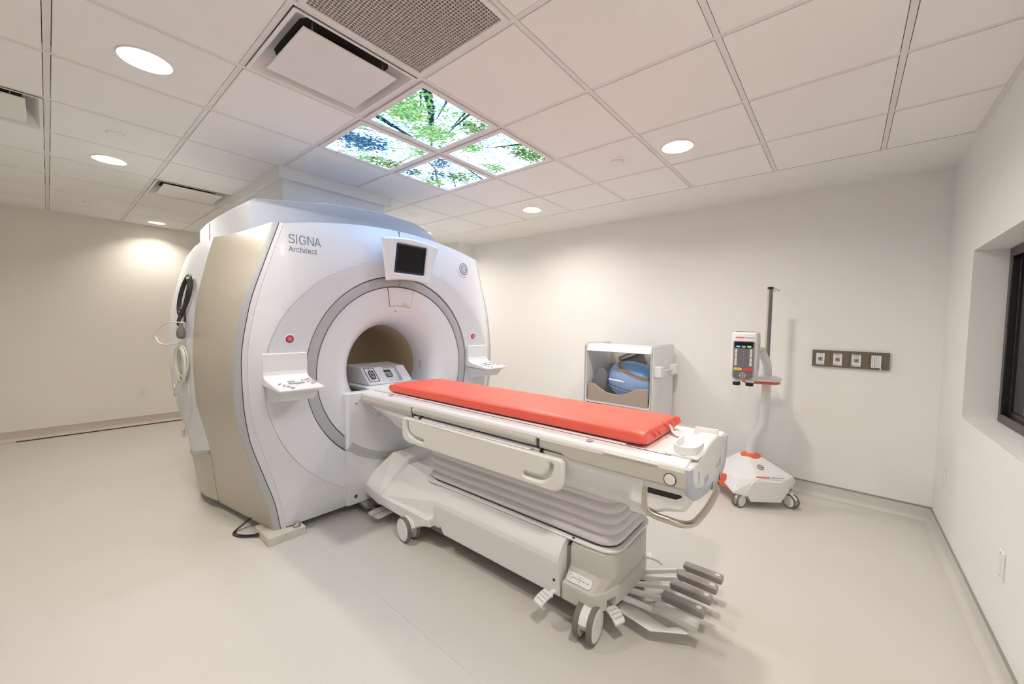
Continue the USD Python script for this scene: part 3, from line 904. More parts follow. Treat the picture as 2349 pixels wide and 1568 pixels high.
# control shelves left and right, with keys
keys = [(-.085, -.035, .008, .006), (-.075, -.015, .009, .007), (-.062, .004, .013, .010), (-.05, .024, .012, .009), (-.03, -.03, .014, .018), (-.012, -.052, .024, .009), (.008, -.026, .028, .021), (.04, -.030, .016, .016),
        (.058, -.058, .008, .006), (.078, -.058, .010, .007), (.10, -.066, .013, .009), (.078, -.033, .011, .010), (.092, -.012, .012, .010), (.112, -.045, .011, .009), (.12, -.025, .015, .014), (-.095, -.028, .006, .005), (-.082, -.004, .006, .004)]
for s in (-1, 1):
    e = np.array([0.10, s * 0.995, 0])                         # along the shelf, slightly fanned
    base = thing('control_shelf', None, parent=sc)
    yc = CY + s * 0.875
    # profile in the plane (forward, up): back plate curving into the sloping shelf
    pr = [(0.015, 1.245), (0.015, 1.13), (0.022, 1.105), (0.045, 1.088), (0.085, 1.078), (0.27, 1.048), (0.276, 1.040), (0.27, 1.030), (0.02, 1.040), (-0.03, 1.05), (-0.03, 1.245)]
    pr = fillet(pr, [.008, .02, .02, .02, .02, .006, .004, .006, 0, 0, 0], 4)
    hw = 0.133
    R = []
    for q, f in ((-1, .94), (-.985, 1.0), (.985, 1.0), (1, .94)):
        inn = pr if f == 1 else pr + 0.0
        R.append([(-1.09 + x * (1 if f == 1 else 0.985), yc + s * q * hw, z + (0 if f == 1 else -0.004)) for x, z in inn])
    mesh('shelf', loft(R, caps=True) if False else fix(prism(pr, -hw, hw, 'y', 0.006).apply_translation((-1.09, yc, 0))), 'glossy_white', base, 35)
    mesh('bracket', hull([(-1.10, yc - .115, 1.035), (-1.10, yc + .115, 1.035), (-0.86, yc - .115, 1.028), (-0.86, yc + .115, 1.028), (-1.10, yc - .10, 0.93), (-1.10, yc + .10, 0.93), (-0.89, yc - .095, 0.965), (-0.89, yc + .095, 0.965)]), 'scanner_white', base, 20)
    F4 = frame((-1.09 + 0.18, yc, 1.0642), (0, 1, 0), (-1, 0, 0.16))
    for kx, ky, rx, ry in keys:
        b = disc(1.0, 0, 0.004, seg=14)
        b.apply_scale([rx * 0.9, ry * 0.9, 1])
        b.apply_translation([kx, -ky * 1.75 - 0.035, -0.0005])
        mesh('key', moved(b, F4), 'key_grey', base, 25)
for s, yy in ((-1, -0.222), (1, 1.446)):
    x0 = float(cover_x(np.array(math.hypot(yy - CY, 0.255)), np.array(math.atan2(0.255, abs(yy - CY)))))
    b = thing('stop_button', None, parent=sc)
    mesh('collar', solid_lathe([(0.023, x0 - .002), (0.028, x0 + .004), (0.032, x0 + .001), (0.032, x0 - .003), (0.023, x0 - .003)], (0, yy, 1.335), 'x', 32), 'glossy_white', b)
    mesh('cap', disc(0.0235, x0 - .003, x0 + .007, (0, yy, 1.335), 'x', 32, .003), 'stop_red', b)
    mesh('symbol', [solid_lathe([(0.011, x0 + .0068), (0.011, x0 + .0078), (0.0135, x0 + .0078), (0.0135, x0 + .0068)], (0, yy, 1.335), 'x', 24),
                    moved(text('V', 0.012, (0, 0, 0), (1, 0, 0), (0, 1, 0), .001, True), frame((x0 + .0068, yy - .0055, 1.329), (0, 1, 0), (0, 0, 1)))], 'stop_white', b)

# lettering and the round badge
def on_cover(y, z):
    return float(cover_x(np.array(math.hypot(y - CY, z - CZ)), np.array(math.atan2(z - CZ, abs(y - CY)))))


def conform(g, lift=.0016):
    """Bends flat lettering (x = its depth) onto the front cover."""
    v = np.array(g.vertices)
    v[:, 0] = cover_x(np.hypot(v[:, 1] - CY, v[:, 2] - CZ), np.arctan2(v[:, 2] - CZ, np.abs(v[:, 1] - CY))) + np.where(v[:, 0] > 0, lift, -.0005)
    return trimesh.Trimesh(v, g.faces, process=False)


for ch, a, b in (('S', 0, .165), ('I', .222, .242), ('G', .312, .515), ('N', .575, .768), ('A', .80, 1.0)):
    y0, w_ = -0.213 + 0.20 * a, 0.20 * (b - a)
    g = box((0, y0, 1.966), (.002, y0 + w_, 2.027)) if ch == 'I' else text(ch, 0.061, (0, y0, 1.966), (0, 1, 0), (0, 0, 1), 0.002, False, w_, .0017)
    mesh('letter', conform(g), 'ink_blue', sc, False)
mesh('lettering', conform(text('Architect', 0.036, (0, -0.214, 1.911), (0, 1, 0), (0, 0, 1), 0.002, False, 0.172, .0009)), 'ink_blue', sc, False, label='dark blue Architect lettering')
bd = thing('badge', None, parent=sc)
bf = frame((on_cover(1.323, 1.972) + .001, 1.323, 1.972), (on_cover(1.38, 1.972) - on_cover(1.27, 1.972), .11, 0), (on_cover(1.323, 2.03) - on_cover(1.323, 1.92), 0, .11))
mesh('badge_rim', moved(solid_lathe([(0.058, -0.004), (0.061, .0025), (0.075, .0018), (0.077, -0.004)], seg=48), bf), 'glossy_white', bd)
mesh('badge_disc', moved(disc(0.056, -0.004, 0.003, seg=48), bf), 'logo_grey', bd)
curl = []
for sx, sy in ((-1, 1), (1, 1), (-1, -1), (1, -1)):
    q = np.linspace(0, 1.7 * PI, 24)
    rr_ = 0.012 * (0.45 + 0.55 * q / q[-1])
    curl.append(tube(np.stack([sx * (0.013 + rr_ * np.cos(q) * .8), sy * (0.015 + rr_ * np.sin(q)), np.full(24, .0035)], 1), 0.0032, 6))
curl += [tube(np.stack([np.linspace(-.022, .022, 12) * 1.0, sg * .020 * np.sin(np.linspace(-1.3, 1.3, 12)), np.full(12, .0035)], 1), 0.003, 6) for sg in (-1, 1)]
q = np.linspace(0, 2 * PI, 48, endpoint=False)
curl.append(tube(np.stack([.046 * np.cos(q), .046 * np.sin(q), np.full(48, .0032)], 1), 0.0028, 6, True))
mesh('monogram', [moved(c, bf) for c in curl], 'logo_light', bd, 40)

# docking column under the bore and feet on steel pads
pp = fillet([(-1.16, CY - .462), (-1.10, CY - .462), (-1.082, CY - .448), (-1.082, CY + .448), (-1.10, CY + .462), (-1.16, CY + .462)], [0, .01, .012, .012, .01, 0], 4)
mesh('dock_panel', prism(pp, 0.075, 0.925, 'z', .006), 'scanner_white', sc, 25)
mesh('dock_rail', [box((-1.10, CY - .36, 0.055), (-0.98, CY + .36, 0.075)), box((-1.02, CY - .30, 0.02), (-0.90, CY + .30, 0.05))], 'bolt_steel', sc, False)
mesh('dock_socket', disc(0.013, -1.09, -1.0805, (0, CY - .392, 0.135), 'x', 20), 'seam_dark', sc)
mesh('dock_latch', disc(0.008, -1.09, -1.077, (0, CY - .392, 0.845), 'x', 16, .002), 'bolt_steel', sc)
for px, py in ((-1.195, -0.25), (-1.195, 1.50), (-2.70, -0.27), (-2.70, 1.52)):
    p = thing('floor_pad', None, parent=sc)
    tag(p, 'scuffed steel pad under the cover')
    mesh('plate', cbox((px - .125, py - .115, 0.0), (px + .125, py + .115, 0.055), .003), 'pad_metal', p, 20)
    for bx, by in (((.09, .07), (-.07, -.04)) if px > -2 else ((-.09, .02),)):
        hexa = np.array([(.02 * math.cos(k * PI / 3), .02 * math.sin(k * PI / 3)) for k in range(6)])
        mesh('bolt', [moved(disc(0.027, 0.055, 0.061, seg=24), None, (px + bx, py + by, 0)), moved(prism(hexa, .061, .072, 'z', .002), None, (px + bx, py + by, 0)), moved(disc(.011, .072, .082, seg=16), None, (px + bx, py + by, 0))], 'bolt_steel', p, 30)

# things that hang on the scanner's side and lie beside it
rw = lambda x, z, out: CY - float(side_w(x, z)) - out
c = []
for k in range(9):
    a = rng.uniform(-.012, .012, 3)
    q = np.linspace(0, 2 * PI, 60, endpoint=False)
    hx, hz = 0.085 + rng.uniform(-.020, .018), 0.135 + rng.uniform(-.02, .012)
    P = [(-2.06 + hx * math.cos(t) + a[0], 0, 1.63 + hz * math.sin(t) + a[2]) for t in q]
    c.append(tube([(x, rw(x, z, .020 + .004 * (k % 3)), z) for x, y, z in P], 0.0065, 7, True))
th = thing('headset_cable', 'coiled black cable hanging on the scanner side', 'cable')
mesh('coil', c, 'black_rubber', th, 60)
mesh('tail', [tube(spline([(x, rw(x, z, .018), z) for x, z in pts], 40), 0.006, 7) for pts in ([(-2.08, 1.50), (-2.12, 1.46), (-2.14, 1.43), (-2.13, 1.405), (-2.10, 1.43), (-2.06, 1.47), (-2.03, 1.52)], [(-2.03, 1.50), (-2.0, 1.47), (-1.996, 1.425)])], 'black_rubber', th, 60)
mesh('hook', cbox((-2.075, rw(-2.05, 1.755, .035), 1.745), (-2.025, rw(-2.05, 1.755, -.01), 1.765), .004), 'white_metal', th)
bu = thing('squeeze_bulb', 'grey rubber squeeze bulb hanging under the black cable', 'alarm bulb')
by = rw(-1.996, 1.36, .035)
mesh('bulb', fix(lathe([(1e-5, 1.305), (.016, 1.309), (.026, 1.325), (.029, 1.350), (.024, 1.376), (.012, 1.402), (.008, 1.422), (1e-5, 1.426)], (-1.996, by, 0), 'z', 24)), 'grey_rubber', bu, 60)
wc = thing('air_tube', 'loosely coiled cream tubing hanging on the scanner side', 'tubing')
c = []
for k in range(8):
    q = np.linspace(0, 2 * PI, 60, endpoint=False)
    hx, hz, dx, dz = 0.105 + rng.uniform(-.035, .02), 0.135 + rng.uniform(-.03, .015), rng.uniform(-.02, .02), rng.uniform(-.02, .02)
    c.append(tube([(x, rw(x, z, .012 + .005 * (k % 3)), z) for x, z in ((-2.06 + dx + hx * math.cos(t), 1.125 + dz + hz * math.sin(t)) for t in q)], 0.0055, 7, True))
mesh('coil', c, 'white_cord', wc, 60)
mesh('loop', tube(spline([(-1.99, rw(-1.99, 1.42, .02), 1.425), (-2.12, rw(-2.12, 1.42, .05), 1.425), (-2.30, rw(-2.3, 1.4, .085), 1.385), (-2.36, rw(-2.36, 1.33, .10), 1.32), (-2.28, rw(-2.28, 1.27, .085), 1.265), (-2.14, rw(-2.14, 1.26, .04), 1.262), (-2.05, rw(-2.05, 1.27, .02), 1.272)], 60), 0.005, 8), 'white_cord', wc, 60)
mesh('tail', [tube(spline([(x, rw(x, z, .02), z) for x, z in pts], 40), 0.005, 7) for pts in ([(-2.10, 1.02), (-2.16, .955), (-2.22, .925), (-2.25, .95)], [(-2.12, 1.0), (-2.24, .90), (-2.29, .86), (-2.27, .83), (-2.22, .85)])], 'white_cord', wc, 60)
pc = thing('pull_cord', 'thin white pull cord with a cone handle at scanner side', 'pull cord')
mesh('cord', tube(spline([(x, rw(x, z, .012), z) for x, z in ((-1.955, .975), (-1.99, .80), (-2.10, .68), (-2.28, .585))], 30), 0.0025, 6), 'white_cord', pc, 60)
mesh('handle', rhull([(-2.285, rw(-2.285, .575, .018), .575), (-2.325, rw(-2.325, .515, .022), .515)], .011, 2), 'white_cord', pc, 60)
fc = thing('floor_cable', 'short loop of black cable on floor at scanner corner', 'cable')
mesh('wire', [tube(spline(pts, 50), 0.005, 8) for pts in ([(-1.45, -.33, .075), (-1.455, -.40, .03), (-1.44, -.445, .006), (-1.36, -.44, .006), (-1.29, -.39, .012), (-1.24, -.36, .03)], [(-1.44, -.33, .075), (-1.445, -.41, .03), (-1.43, -.46, .006), (-1.35, -.455, .006), (-1.28, -.40, .010), (-1.23, -.36, .02)])], 'black_rubber', fc, 60)

# ------------------------------------------------------------------ the patient table (local frame: x away from the scanner, y across, z up)
tb = thing('patient_table', 'white wheeled patient table docked at the scanner bore', 'patient table', (-1.1, 0.625, 0), 1.1)
# table top
sec = fillet([(-0.345, 0.905), (-0.335, 0.925), (-0.275, 0.936), (0.275, 0.936), (0.335, 0.925), (0.345, 0.905), (0.30, 0.86), (-0.30, 0.86)], [.01, .012, .004, .004, .012, .01, .01, .01], 3)
mesh('side_deck', prism(sec, 0.0, 2.335, 'x', 0.004), 'table_white', tb, 30)
sec = fillet([(-0.268, 0.936), (-0.262, 0.943), (0.262, 0.943), (0.268, 0.936), (0.24, 0.90), (-0.24, 0.90)], [.002, .004, .004, .002, .01, .01], 3)
mesh('cradle', prism(sec, -0.92, 2.06, 'x', 0.003), 'table_white', tb, 30)
for s in (-1, 1):
    mesh('deck_gap', box((0.06, s * 0.2715 - 0.0022, 0.93), (2.26, s * 0.2715 + 0.0022, 0.9372)), 'seam_dark', tb, False)
    # taupe bumper rail in three lengths
    low = lambda z0, z1, o: [(s * y, z) for y, z in fillet([(.300, z1 - .006), (.333, z1), (.348, z1 - .012), (.356, (z0 + z1) / 2), (.348, z0 + .01), (.335, z0), (.300, z0)], [0, .008, .012, .02, .012, .008, 0], 3)]
    mesh('bumper_rail', prism(low(.836, .913, 0), 0.006, 0.617, 'x', 0.008), 'bumper_taupe', tb, 35)
    mesh('bumper_rail', prism(low(.856, .911, 0), 0.633, 1.630, 'x', 0.006), 'bumper_taupe', tb, 35)
    q = fillet([(1.649, .911), (1.649, .855), (1.775, .853), (1.83, .832), (2.346, .832), (2.352, .872), (2.346, .915)], [.01, .01, .02, .03, .02, .03, .01], 4)
    mesh('bumper_rail', fix(prism(q, .300, .352, 'y', .012)) if s > 0 else moved(prism(q, .300, .352, 'y', .012), None, (0, -.652, 0)), 'bumper_taupe', tb, 40)
    yb0, yb1 = sorted((s * 0.30, s * 0.335))
    for a_, b_ in (((0.612, yb0, .835), (0.638, yb1, .905)), ((1.626, yb0, .855), (1.653, yb1, .905))):
        mesh('rail_joint', box(a_, b_), 'seam_dark', tb, False)
    mesh('rail_groove', [tube([(2.00, s * .353, .9135), (2.235, s * .353, .9135)], .004, 6)], 'rail_cream', tb)
    yd = s * 0.3525
    y0, y1 = sorted((yd, yd + s * .005))
    mesh('round_button', [disc(.021, y0, y1, (2.283, 0, .868), 'y', 28, .001)], 'rail_cream', tb)
    mesh('button_gap', disc(.0245, min(yd, yd + s * .002), max(yd, yd + s * .002), (2.283, 0, .868), 'y', 28), 'seam_dark', tb)
# underbody beam
sec = fillet([(-.335, .845), (-.330, .800), (-.290, .735), (-.245, .690), (-.235, .655), (.235, .655), (.245, .690), (.290, .735), (.330, .800), (.335, .845)], [.004, .02, .02, .02, .01, .01, .02, .02, .02, .004], 4)
rows = []
for x, k, up in ((0.03, .2, .12), (0.06, .45, .08), (0.30, .9, .02), (0.56, 1, 0), (2.00, 1, 0), (2.17, 1, .004)):
    P = np.array([(y, max(z + up * (0.86 - z) / 0.2, z) if up > 0 else z) for y, z in sec])
    P[:, 1] = 0.86 - (0.86 - P[:, 1]) * k
    rows.append(np.stack([np.full(len(P), x), P[:, 0], P[:, 1]], 1))
mesh('underbody', loft(rows), 'table_white', tb, 35)
endp = fillet([(2.10, .845), (2.10, .712), (2.225, .700), (2.262, .718), (2.335, .735), (2.352, .775), (2.352, .845)], [0, .02, .01, .03, .03, .02, 0], 4)
mesh('end_block', prism(endp, -.325, .325, 'y', .018), 'table_white', tb, 35)
for s in (-1, 1):
    y0, y1 = sorted((s * .318, s * .3262))
    mesh('handle_slot', prism(fillet([(2.188, .803), (2.188, .780), (2.30, .783), (2.322, .796), (2.322, .805)], [.004, .004, .01, .01, .004], 4), y0, y1, 'y'), 'black_grille', tb, False)
    # folding side rail with a grip hole at both ends
    o = fillet([(.552, .834), (.552, .668), (1.806, .668), (1.806, .834)], [.03, .150, .145, .03], 14)
    from shapely.geometry import LineString
    slot = lambda pts, r: np.array(LineString(spline([(x, z, 0) for x, z in pts], 30)[:, :2]).buffer(r, quad_segs=5).exterior.coords)[:-1][::2]
    h1 = slot([(.612, .805), (.613, .775), (.632, .742), (.67, .722), (.72, .7145), (.770, .713)], .009)
    h2 = slot([(1.586, .714), (1.64, .713), (1.69, .719), (1.722, .742), (1.736, .768), (1.740, .792)], .012)
    y0, y1 = sorted((s * .338, s * .372))
    mesh('side_rail', prism(o, y0, y1, 'y', .010, [h1, h2]), 'rail_cream', tb, 40)
    y0, y1 = sorted((s * .30, s * .345))
    for a_, b_ in (((.70, y0, .825), (.713, y1, .848)), ((1.655, y0, .822), (1.671, y1, .845))):
        mesh('rail_hinge', box(a_, b_), 'black_grille', tb, False)
    mesh('rail_ledge', cbox((.73, min(s * .335, s * .362), .834), (1.60, max(s * .335, s * .362), .842), .003), 'table_white', tb)
    # wire hook at the scanner end
    mesh('wire_hook', [tube(spline([(.16, s * .338, .812), (.18, s * .352, .800), (.15, s * .36, .793)], 14), .003, 6), tube(spline([(.24, s * .338, .778), (.32, s * .356, .762), (.285, s * .366, .760)], 14), .003, 6), tube([(.15, s * .342, .803), (.30, s * .345, .768)], .003, 6), disc(.013, min(s * .325, s * .362), max(s * .325, s * .362), (.225, 0, .790), 'y', 14)], 'bolt_steel', tb)
# positioning lights in the deck
for x, y in ((.315, -.296), (1.905, -.300), (.315, .296), (1.905, .300)):
    mesh('lens', moved(disc(.016, .9325, .9365, seg=20, b=.001), None, (x, y, 0)), 'laser_lens', tb)
# end of the cradle: pocket, raised plate, blue grey bumper
pk = prism(fillet(rect(2.225, 2.36, -.262, .262), .02), .934, .946, 'z', .004)
mesh('end_tray', pk, 'table_white', tb, 30)
q = np.linspace(-.15, PI + .15, 26)
ring = [(2.155 - .0 + .075 * math.cos(a - PI / 2) * 1.0, -.09 + .085 * math.sin(a - PI / 2), .946) for a in q]
U = [(2.252, -.07), (2.250, -.13), (2.254, -.20), (2.272, -.245), (2.305, -.258), (2.335, -.24), (2.345, -.19), (2.347, -.13)]
Us = spline([(x, y, .946) for x, y in U], 40)
wall = []
for p, n in zip(Us, np.gradient(Us, axis=0)):
    n = n / np.linalg.norm(n)
    t_ = np.array([n[1], -n[0], 0]) * .004
    wall.append([p - t_, p + t_, p + t_ + [0, 0, .032], p - t_ + [0, 0, .032]])
mesh('pocket_rim', loft(wall), 'table_white', tb, 30)
mesh('stop_wall', prism(fillet([(2.245, .944), (2.255, .985), (2.355, .985), (2.355, .944)], [0, .004, 0, 0]), .112, .122, 'y', .003), 'table_white', tb)


def bump(y):
    return 1 - (y / .35) ** 2


top = PchipInterpolator([-.335, -.30, -.24, -.18, -.12, -.04, .04, .12, .18, .24, .30, .335], [.915, .921, .927, .942, .962, .974, .974, .962, .942, .927, .921, .915])
low = PchipInterpolator([-.335, -.315, -.28, -.24, -.17, -.08, 0, .08, .17, .24, .28, .315, .335], [.905, .875, .838, .815, .800, .795, .794, .795, .800, .815, .838, .875, .905])
R = []
for y in np.linspace(-.333, .333, 61):
    x = 2.350 + .018 * bump(y)
    z0, z1 = float(low(y)), float(top(y))
    hump = .012 + .085 * np.clip((z1 - .925) / .045, 0, 1)
    R.append([(2.30, y, z0), (x - .004, y, z0), (x, y, z0 + .004), (x, y, z1 - .012), (x - .004, y, z1 - .004), (x - .014, y, z1), (x - hump * .6 - .02, y, z1 - .003), (x - hump - .02, y, .925), (2.24, y, .90)])
mesh('end_plate', loft(R), 'table_white', tb, 45)
uo = spline([(-.350, .918), (-.349, .875), (-.335, .825), (-.295, .785), (-.22, .768), (-.11, .763), (0, .762), (.11, .763), (.22, .768), (.295, .785), (.335, .825), (.349, .875), (.350, .918)], 81)
ui = spline([(-.318, .918), (-.310, .880), (-.285, .842), (-.24, .816), (-.17, .803), (-.08, .798), (0, .797), (.08, .798), (.17, .803), (.24, .816), (.285, .842), (.310, .880), (.318, .918)], 81)
R = []
for (y, z), (yi, zi) in zip(uo, ui):
    x = 2.358 + .020 * bump(y)
    R.append([(2.335, y, z), (x - .010, y, z), (x - .003, y + (yi - y) * .15, z + (zi - z) * .12), (x, yi, zi), (2.335, yi, zi)])
mesh('end_bumper', loft(R), 'bumper_blue', tb, 45)
for y in (-.072, .072):
    mesh('bumper_joint', box((2.36, y - .0015, .764), (2.3785, y + .0015, .797)), 'seam_dark', tb, False)
for (y0, y1, z0, z1) in ((-.245, -.226, .868, .885), (-.240, -.224, .838, .880), (-.165, -.095, .812, .842), (.03, .075, .822, .842), (.095, .14, .815, .855), (.20, .206, .895, .935)):
    x = 2.350 + .018 * bump((y0 + y1) / 2)
    mesh('socket', cbox((x - .01, y0, z0), (x + .0012, y1, z1), .0012), 'bumper_blue', tb)
# push bar
bar = [(2.176, -.315, .80), (2.176, -.318, .745), (2.182, -.318, .712), (2.205, -.315, .692), (2.25, -.308, .684), (2.305, -.285, .672), (2.335, -.235, .660), (2.345, -.15, .652), (2.348, 0, .648)]
bar = bar + [(x, -y, z) for x, y, z in bar[-2::-1]]
mesh('push_bar', tube(spline(bar, 90), .0145, 14), 'stainless', tb, 60)
for s in (-1, 1):
    mesh('bar_bracket', cbox((2.10, min(s * .20, s * .30), .665), (2.19, max(s * .20, s * .30), .72), .006), 'table_white', tb)

# bellows lift
rows = []
base = fillet(rect(.645, 2.015, -.235, .235), .11, 8)
cb = base.mean(0)
for z in np.linspace(.412, .672, 57):
    ph = (z - .412) / .052
    w_ = abs(math.sin(PI * ph)) ** .75
    d_ = -.020 + .022 * w_
    P = base.copy()
    P = offset(P if area2(P) > 0 else P[::-1], -d_)
    rows.append(np.stack([P[:, 0], P[:, 1], np.full(len(P), z)], 1))
mesh('bellows', loft(rows), 'bellows', tb, 50)
mesh('bellows_plate', prism(fillet(rect(.60, 2.028, -.247, .247), .115, 8), .394, .407, 'z', .003), 'table_white', tb, 40)
mesh('bellows_gap', prism(fillet(rect(.66, 2.003, -.223, .223), .11, 8), .406, .414, 'z'), 'seam_dark', tb, 40)
mesh('plate_screw', moved(disc(.007, .406, .4105, seg=10), None, (1.80, -.240, 0)), 'seam_dark', tb)

# base covers
sec = fillet([(-.255, .393), (-.275, .388), (-.318, .330), (-.322, .300), (-.308, .210), (-.298, .118), (.298, .118), (.308, .210), (.322, .300), (.318, .330), (.275, .388), (.255, .393)], [.01, .01, .03, .03, .04, .01, .01, .04, .03, .03, .01, .01], 4)
rows = []
for x, zc in ((.845, .20), (.90, .112), (1.765, .118)):
    P = sec.copy()
    P[:, 1] = np.maximum(P[:, 1], zc)
    rows.append(np.stack([np.full(len(P), x), P[:, 0], P[:, 1]], 1))
mesh('base_cover', loft(rows), 'table_white', tb, 35)
for s in (-1, 1):
    q = fillet([(.255, .208), (.255, .128), (.50, .120), (.575, .096), (.665, .096), (.745, .135), (.812, .150), (.812, .208)], [.01, .008, .05, .05, .06, .06, .01, .01], 6)
    y0, y1 = sorted((s * .20, s * .346))
    mesh('caster_cover', prism(q, y0, y1, 'y', .012), 'table_white', tb, 40)
mesh('front_cover', rhull([(.27, s * .325, .196) for s in (-1, 1)] + [(.80, s * .300, .196) for s in (-1, 1)] + [(.325, s * .19, .268) for s in (-1, 1)] + [(.80, s * .285, .285) for s in (-1, 1)] + [(.46, s * .165, .372) for s in (-1, 1)] + [(.83, s * .235, .376) for s in (-1, 1)] + [(.836, s * .285, .31) for s in (-1, 1)] + [(.836, s * .28, .15) for s in (-1, 1)] + [(.27, s * .30, .14) for s in (-1, 1)] + [(.31, s * .13, .376) for s in (-1, 1)], .012, 2), 'table_white', tb, 25)
mesh('docking_nose', rhull([(-.055, s * .29, .142) for s in (-1, 1)] + [(-.052, s * .29, .200) for s in (-1, 1)] + [(.242, s * .336, .135) for s in (-1, 1)] + [(.242, s * .336, .198) for s in (-1, 1)] + [(.02, s * .20, .285) for s in (-1, 1)] + [(.125, s * .14, .430) for s in (-1, 1)] + [(.292, s * .15, .405) for s in (-1, 1)] + [(.300, s * .205, .270) for s in (-1, 1)] + [(.30, s * .12, .43) for s in (-1, 1)], .010, 2), 'table_white', tb, 25)
for s in (-1, 1):
    mesh('cover_screw', disc(.006, min(s * .30, s * .313), max(s * .30, s * .313), (.86, 0, .285), 'y', 10), 'seam_dark', tb)
    mesh('cover_screw', disc(.007, min(s * .30, s * .312), max(s * .30, s * .312), (1.735, 0, .20), 'y', 10), 'seam_dark', tb)
mesh('chassis', [box((.30, -.24, .07), (1.9, .24, .20)), box((1.70, -.24, .125), (1.80, .24, .36))], 'taupe_void', tb, False)
# grey end
low_plan = fillet([(1.775, -.312), (1.945, -.316), (1.985, -.258), (2.012, -.17), (2.022, -.08), (2.028, .05), (2.022, .17), (1.985, .258), (1.945, .316), (1.775, .312)], [.02, .03, .05, .1, .2, .2, .1, .05, .03, .02], 5)
up_plan = fillet([(1.785, -.250), (1.955, -.256), (2.000, -.215), (2.030, -.13), (2.046, -.04), (2.046, .04), (2.030, .13), (2.000, .215), (1.955, .256), (1.785, .250)], [.02, .03, .05, .1, .2, .2, .1, .05, .03, .02], 5)
rows = []
for z, P, d_ in ((.122, low_plan, .012), (.132, low_plan, .002), (.20, low_plan, 0), (.212, low_plan, .004), (.218, low_plan, .012)):
    Q = offset(P if area2(P) > 0 else P[::-1], d_)
    rows.append(np.stack([Q[:, 0], Q[:, 1], np.full(len(Q), z)], 1))
lowP, upP = rows[-1][:, :2], offset(up_plan if area2(up_plan) > 0 else up_plan[::-1], 0)
for t, z in ((.5, .243), (.95, .270), (1.0, .276), (1.0, .282), (1.0, .34)):
    Q = lowP * (1 - t) + upP * t
    rows.append(np.stack([Q[:, 0], Q[:, 1], np.full(len(Q), z)], 1))
for z, d_ in ((.376, .003), (.386, .008), (.392, .018), (.393, .04)):
    Q = offset(upP, d_)
    rows.append(np.stack([Q[:, 0], Q[:, 1], np.full(len(Q), z)], 1))
ge = loft(rows)
ge = cut(ge, box((1.955, -.245, .05), (2.2, -.185, .178)))
mesh('end_cover', ge, 'base_grey', tb, 25)
lab = frame((1.862, -.2845, .2415), (1, -.012, 0), (0, .70, .71))
lb = prism(fillet(rect(-.066, .066, -.022, .022), .017, 6), -.002, .0016, 'z')
mesh('direction_label', moved(lb, lab), 'label_white', tb)
ar = [solid_lathe([(.009, .0016), (.009, .0024), (.0108, .0024), (.0108, .0016)], (-.045, 0, 0), 'z', 24)]
for x0, x1, heads in ((-.030, -.014, (-1,)), (-.010, .014, (-1, 1)), (.022, .050, (-1, 1))):
    ar.append(box((x0, -.0008, .0016), (x1, .0008, .0024)))
    for h_ in heads:
        xe = x0 if h_ < 0 else x1
        ar.append(prism([(xe + h_ * .002, 0), (xe - h_ * .004, .0045), (xe - h_ * .004, -.0045)], .0016, .0024, 'z'))
ar += [box((.0012, -.011, .0016), (.0028, .011, .0024)), prism([(.002, .0145), (-.0025, .0095), (.0065, .0095)], .0016, .0024, 'z'), prism([(.002, -.0145), (-.0025, -.0095), (.0065, -.0095)], .0016, .0024, 'z')]
mesh('direction_arrows', [moved(a, lab) for a in ar], 'ink_grey', tb, False)


def caster(x, y, ang, r=.081, parent=tb):
    """Twin-wheel caster; its axle points along ang (degrees) in the local frame."""
    cst = thing('caster', None, parent=parent)
    m4 = trimesh.transformations.translation_matrix((x, y, r)) @ trimesh.transformations.rotation_matrix(math.radians(ang), (0, 0, 1))
    for s in (-1, 1):
        a = s * .034
        mesh('tyre', moved(solid_lathe([(r - .012, a - .013), (r - .003, a - .013), (r, a - .008), (r, a + .008), (r - .003, a + .013), (r - .012, a + .013)], (0, 0, 0), 'x', 44), m4), 'tyre', cst, 35)
        mesh('hub_cap', moved(disc(r - .0095, min(a - s * .013, a + s * .0155), max(a - s * .013, a + s * .0155), (0, 0, 0), 'x', 44, .003), m4), 'label_white', cst, 30)
    q = np.linspace(math.radians(-35), math.radians(160), 24)
    o = [(math.cos(a) * (r - .003), math.sin(a) * (r - .003)) for a in q]
    mesh('fork', [moved(prism(np.array(o + [(-.03, -.03), (.04, -.045)]), -.0205, .0205, 'x', .002), m4), moved(disc(.024, r * .6, .062, (0, 0, 0), 'z', 20), m4)], 'table_white', cst, 35)
    return cst


caster(1.925, -.305, 5)
caster(.60, -.345, 83)
caster(1.925, .26, 30)
caster(.60, .30, 95)


def ribbed(name, o, ex, slope, m='table_white'):
    """Small ribbed brake pedal: a curved pad with three ribs, and its stem."""
    p = thing(name, None, parent=tb)
    ex = np.array(ex, float) / np.hypot(*ex[:2])
    ey = np.array([-ex[1], ex[0], 0])
    f = frame(o, (*ex[:2], slope), ey)
    rows = []
    for t in np.linspace(0, 1, 9):
        x, z = .078 * t, -.018 * (t - .2) ** 2 * 1.6
        rows.append([(x, -.030 + .004 * (t > .95), z), (x, .030 - .004 * (t > .95), z), (x, .028, z - .011), (x, -.028, z - .011)])
    mesh('pad', moved(loft(rows), f), m, p, 30)
    mesh('rib', [moved(box((x, -.024, -.018 * (x / .078 - .2) ** 2 * 1.6 - .002), (x + .004, .024, -.018 * (x / .078 - .2) ** 2 * 1.6 + .0032)), f) for x in (.022, .040, .058)], 'pedal_light', p, False)
    mesh('stem', moved(cbox((-.10, -.012, -.022), (.03, .012, -.008), .003), f), m, p)


ribbed('brake_pedal', (1.725, -.335, .150), (-.25, -.97, 0), -.12)
ribbed('brake_pedal', (1.985, -.205, .128), (.93, -.37, 0), -.16)
ribbed('brake_pedal', (1.985, .305, .150), (.93, .37, 0), -.10)

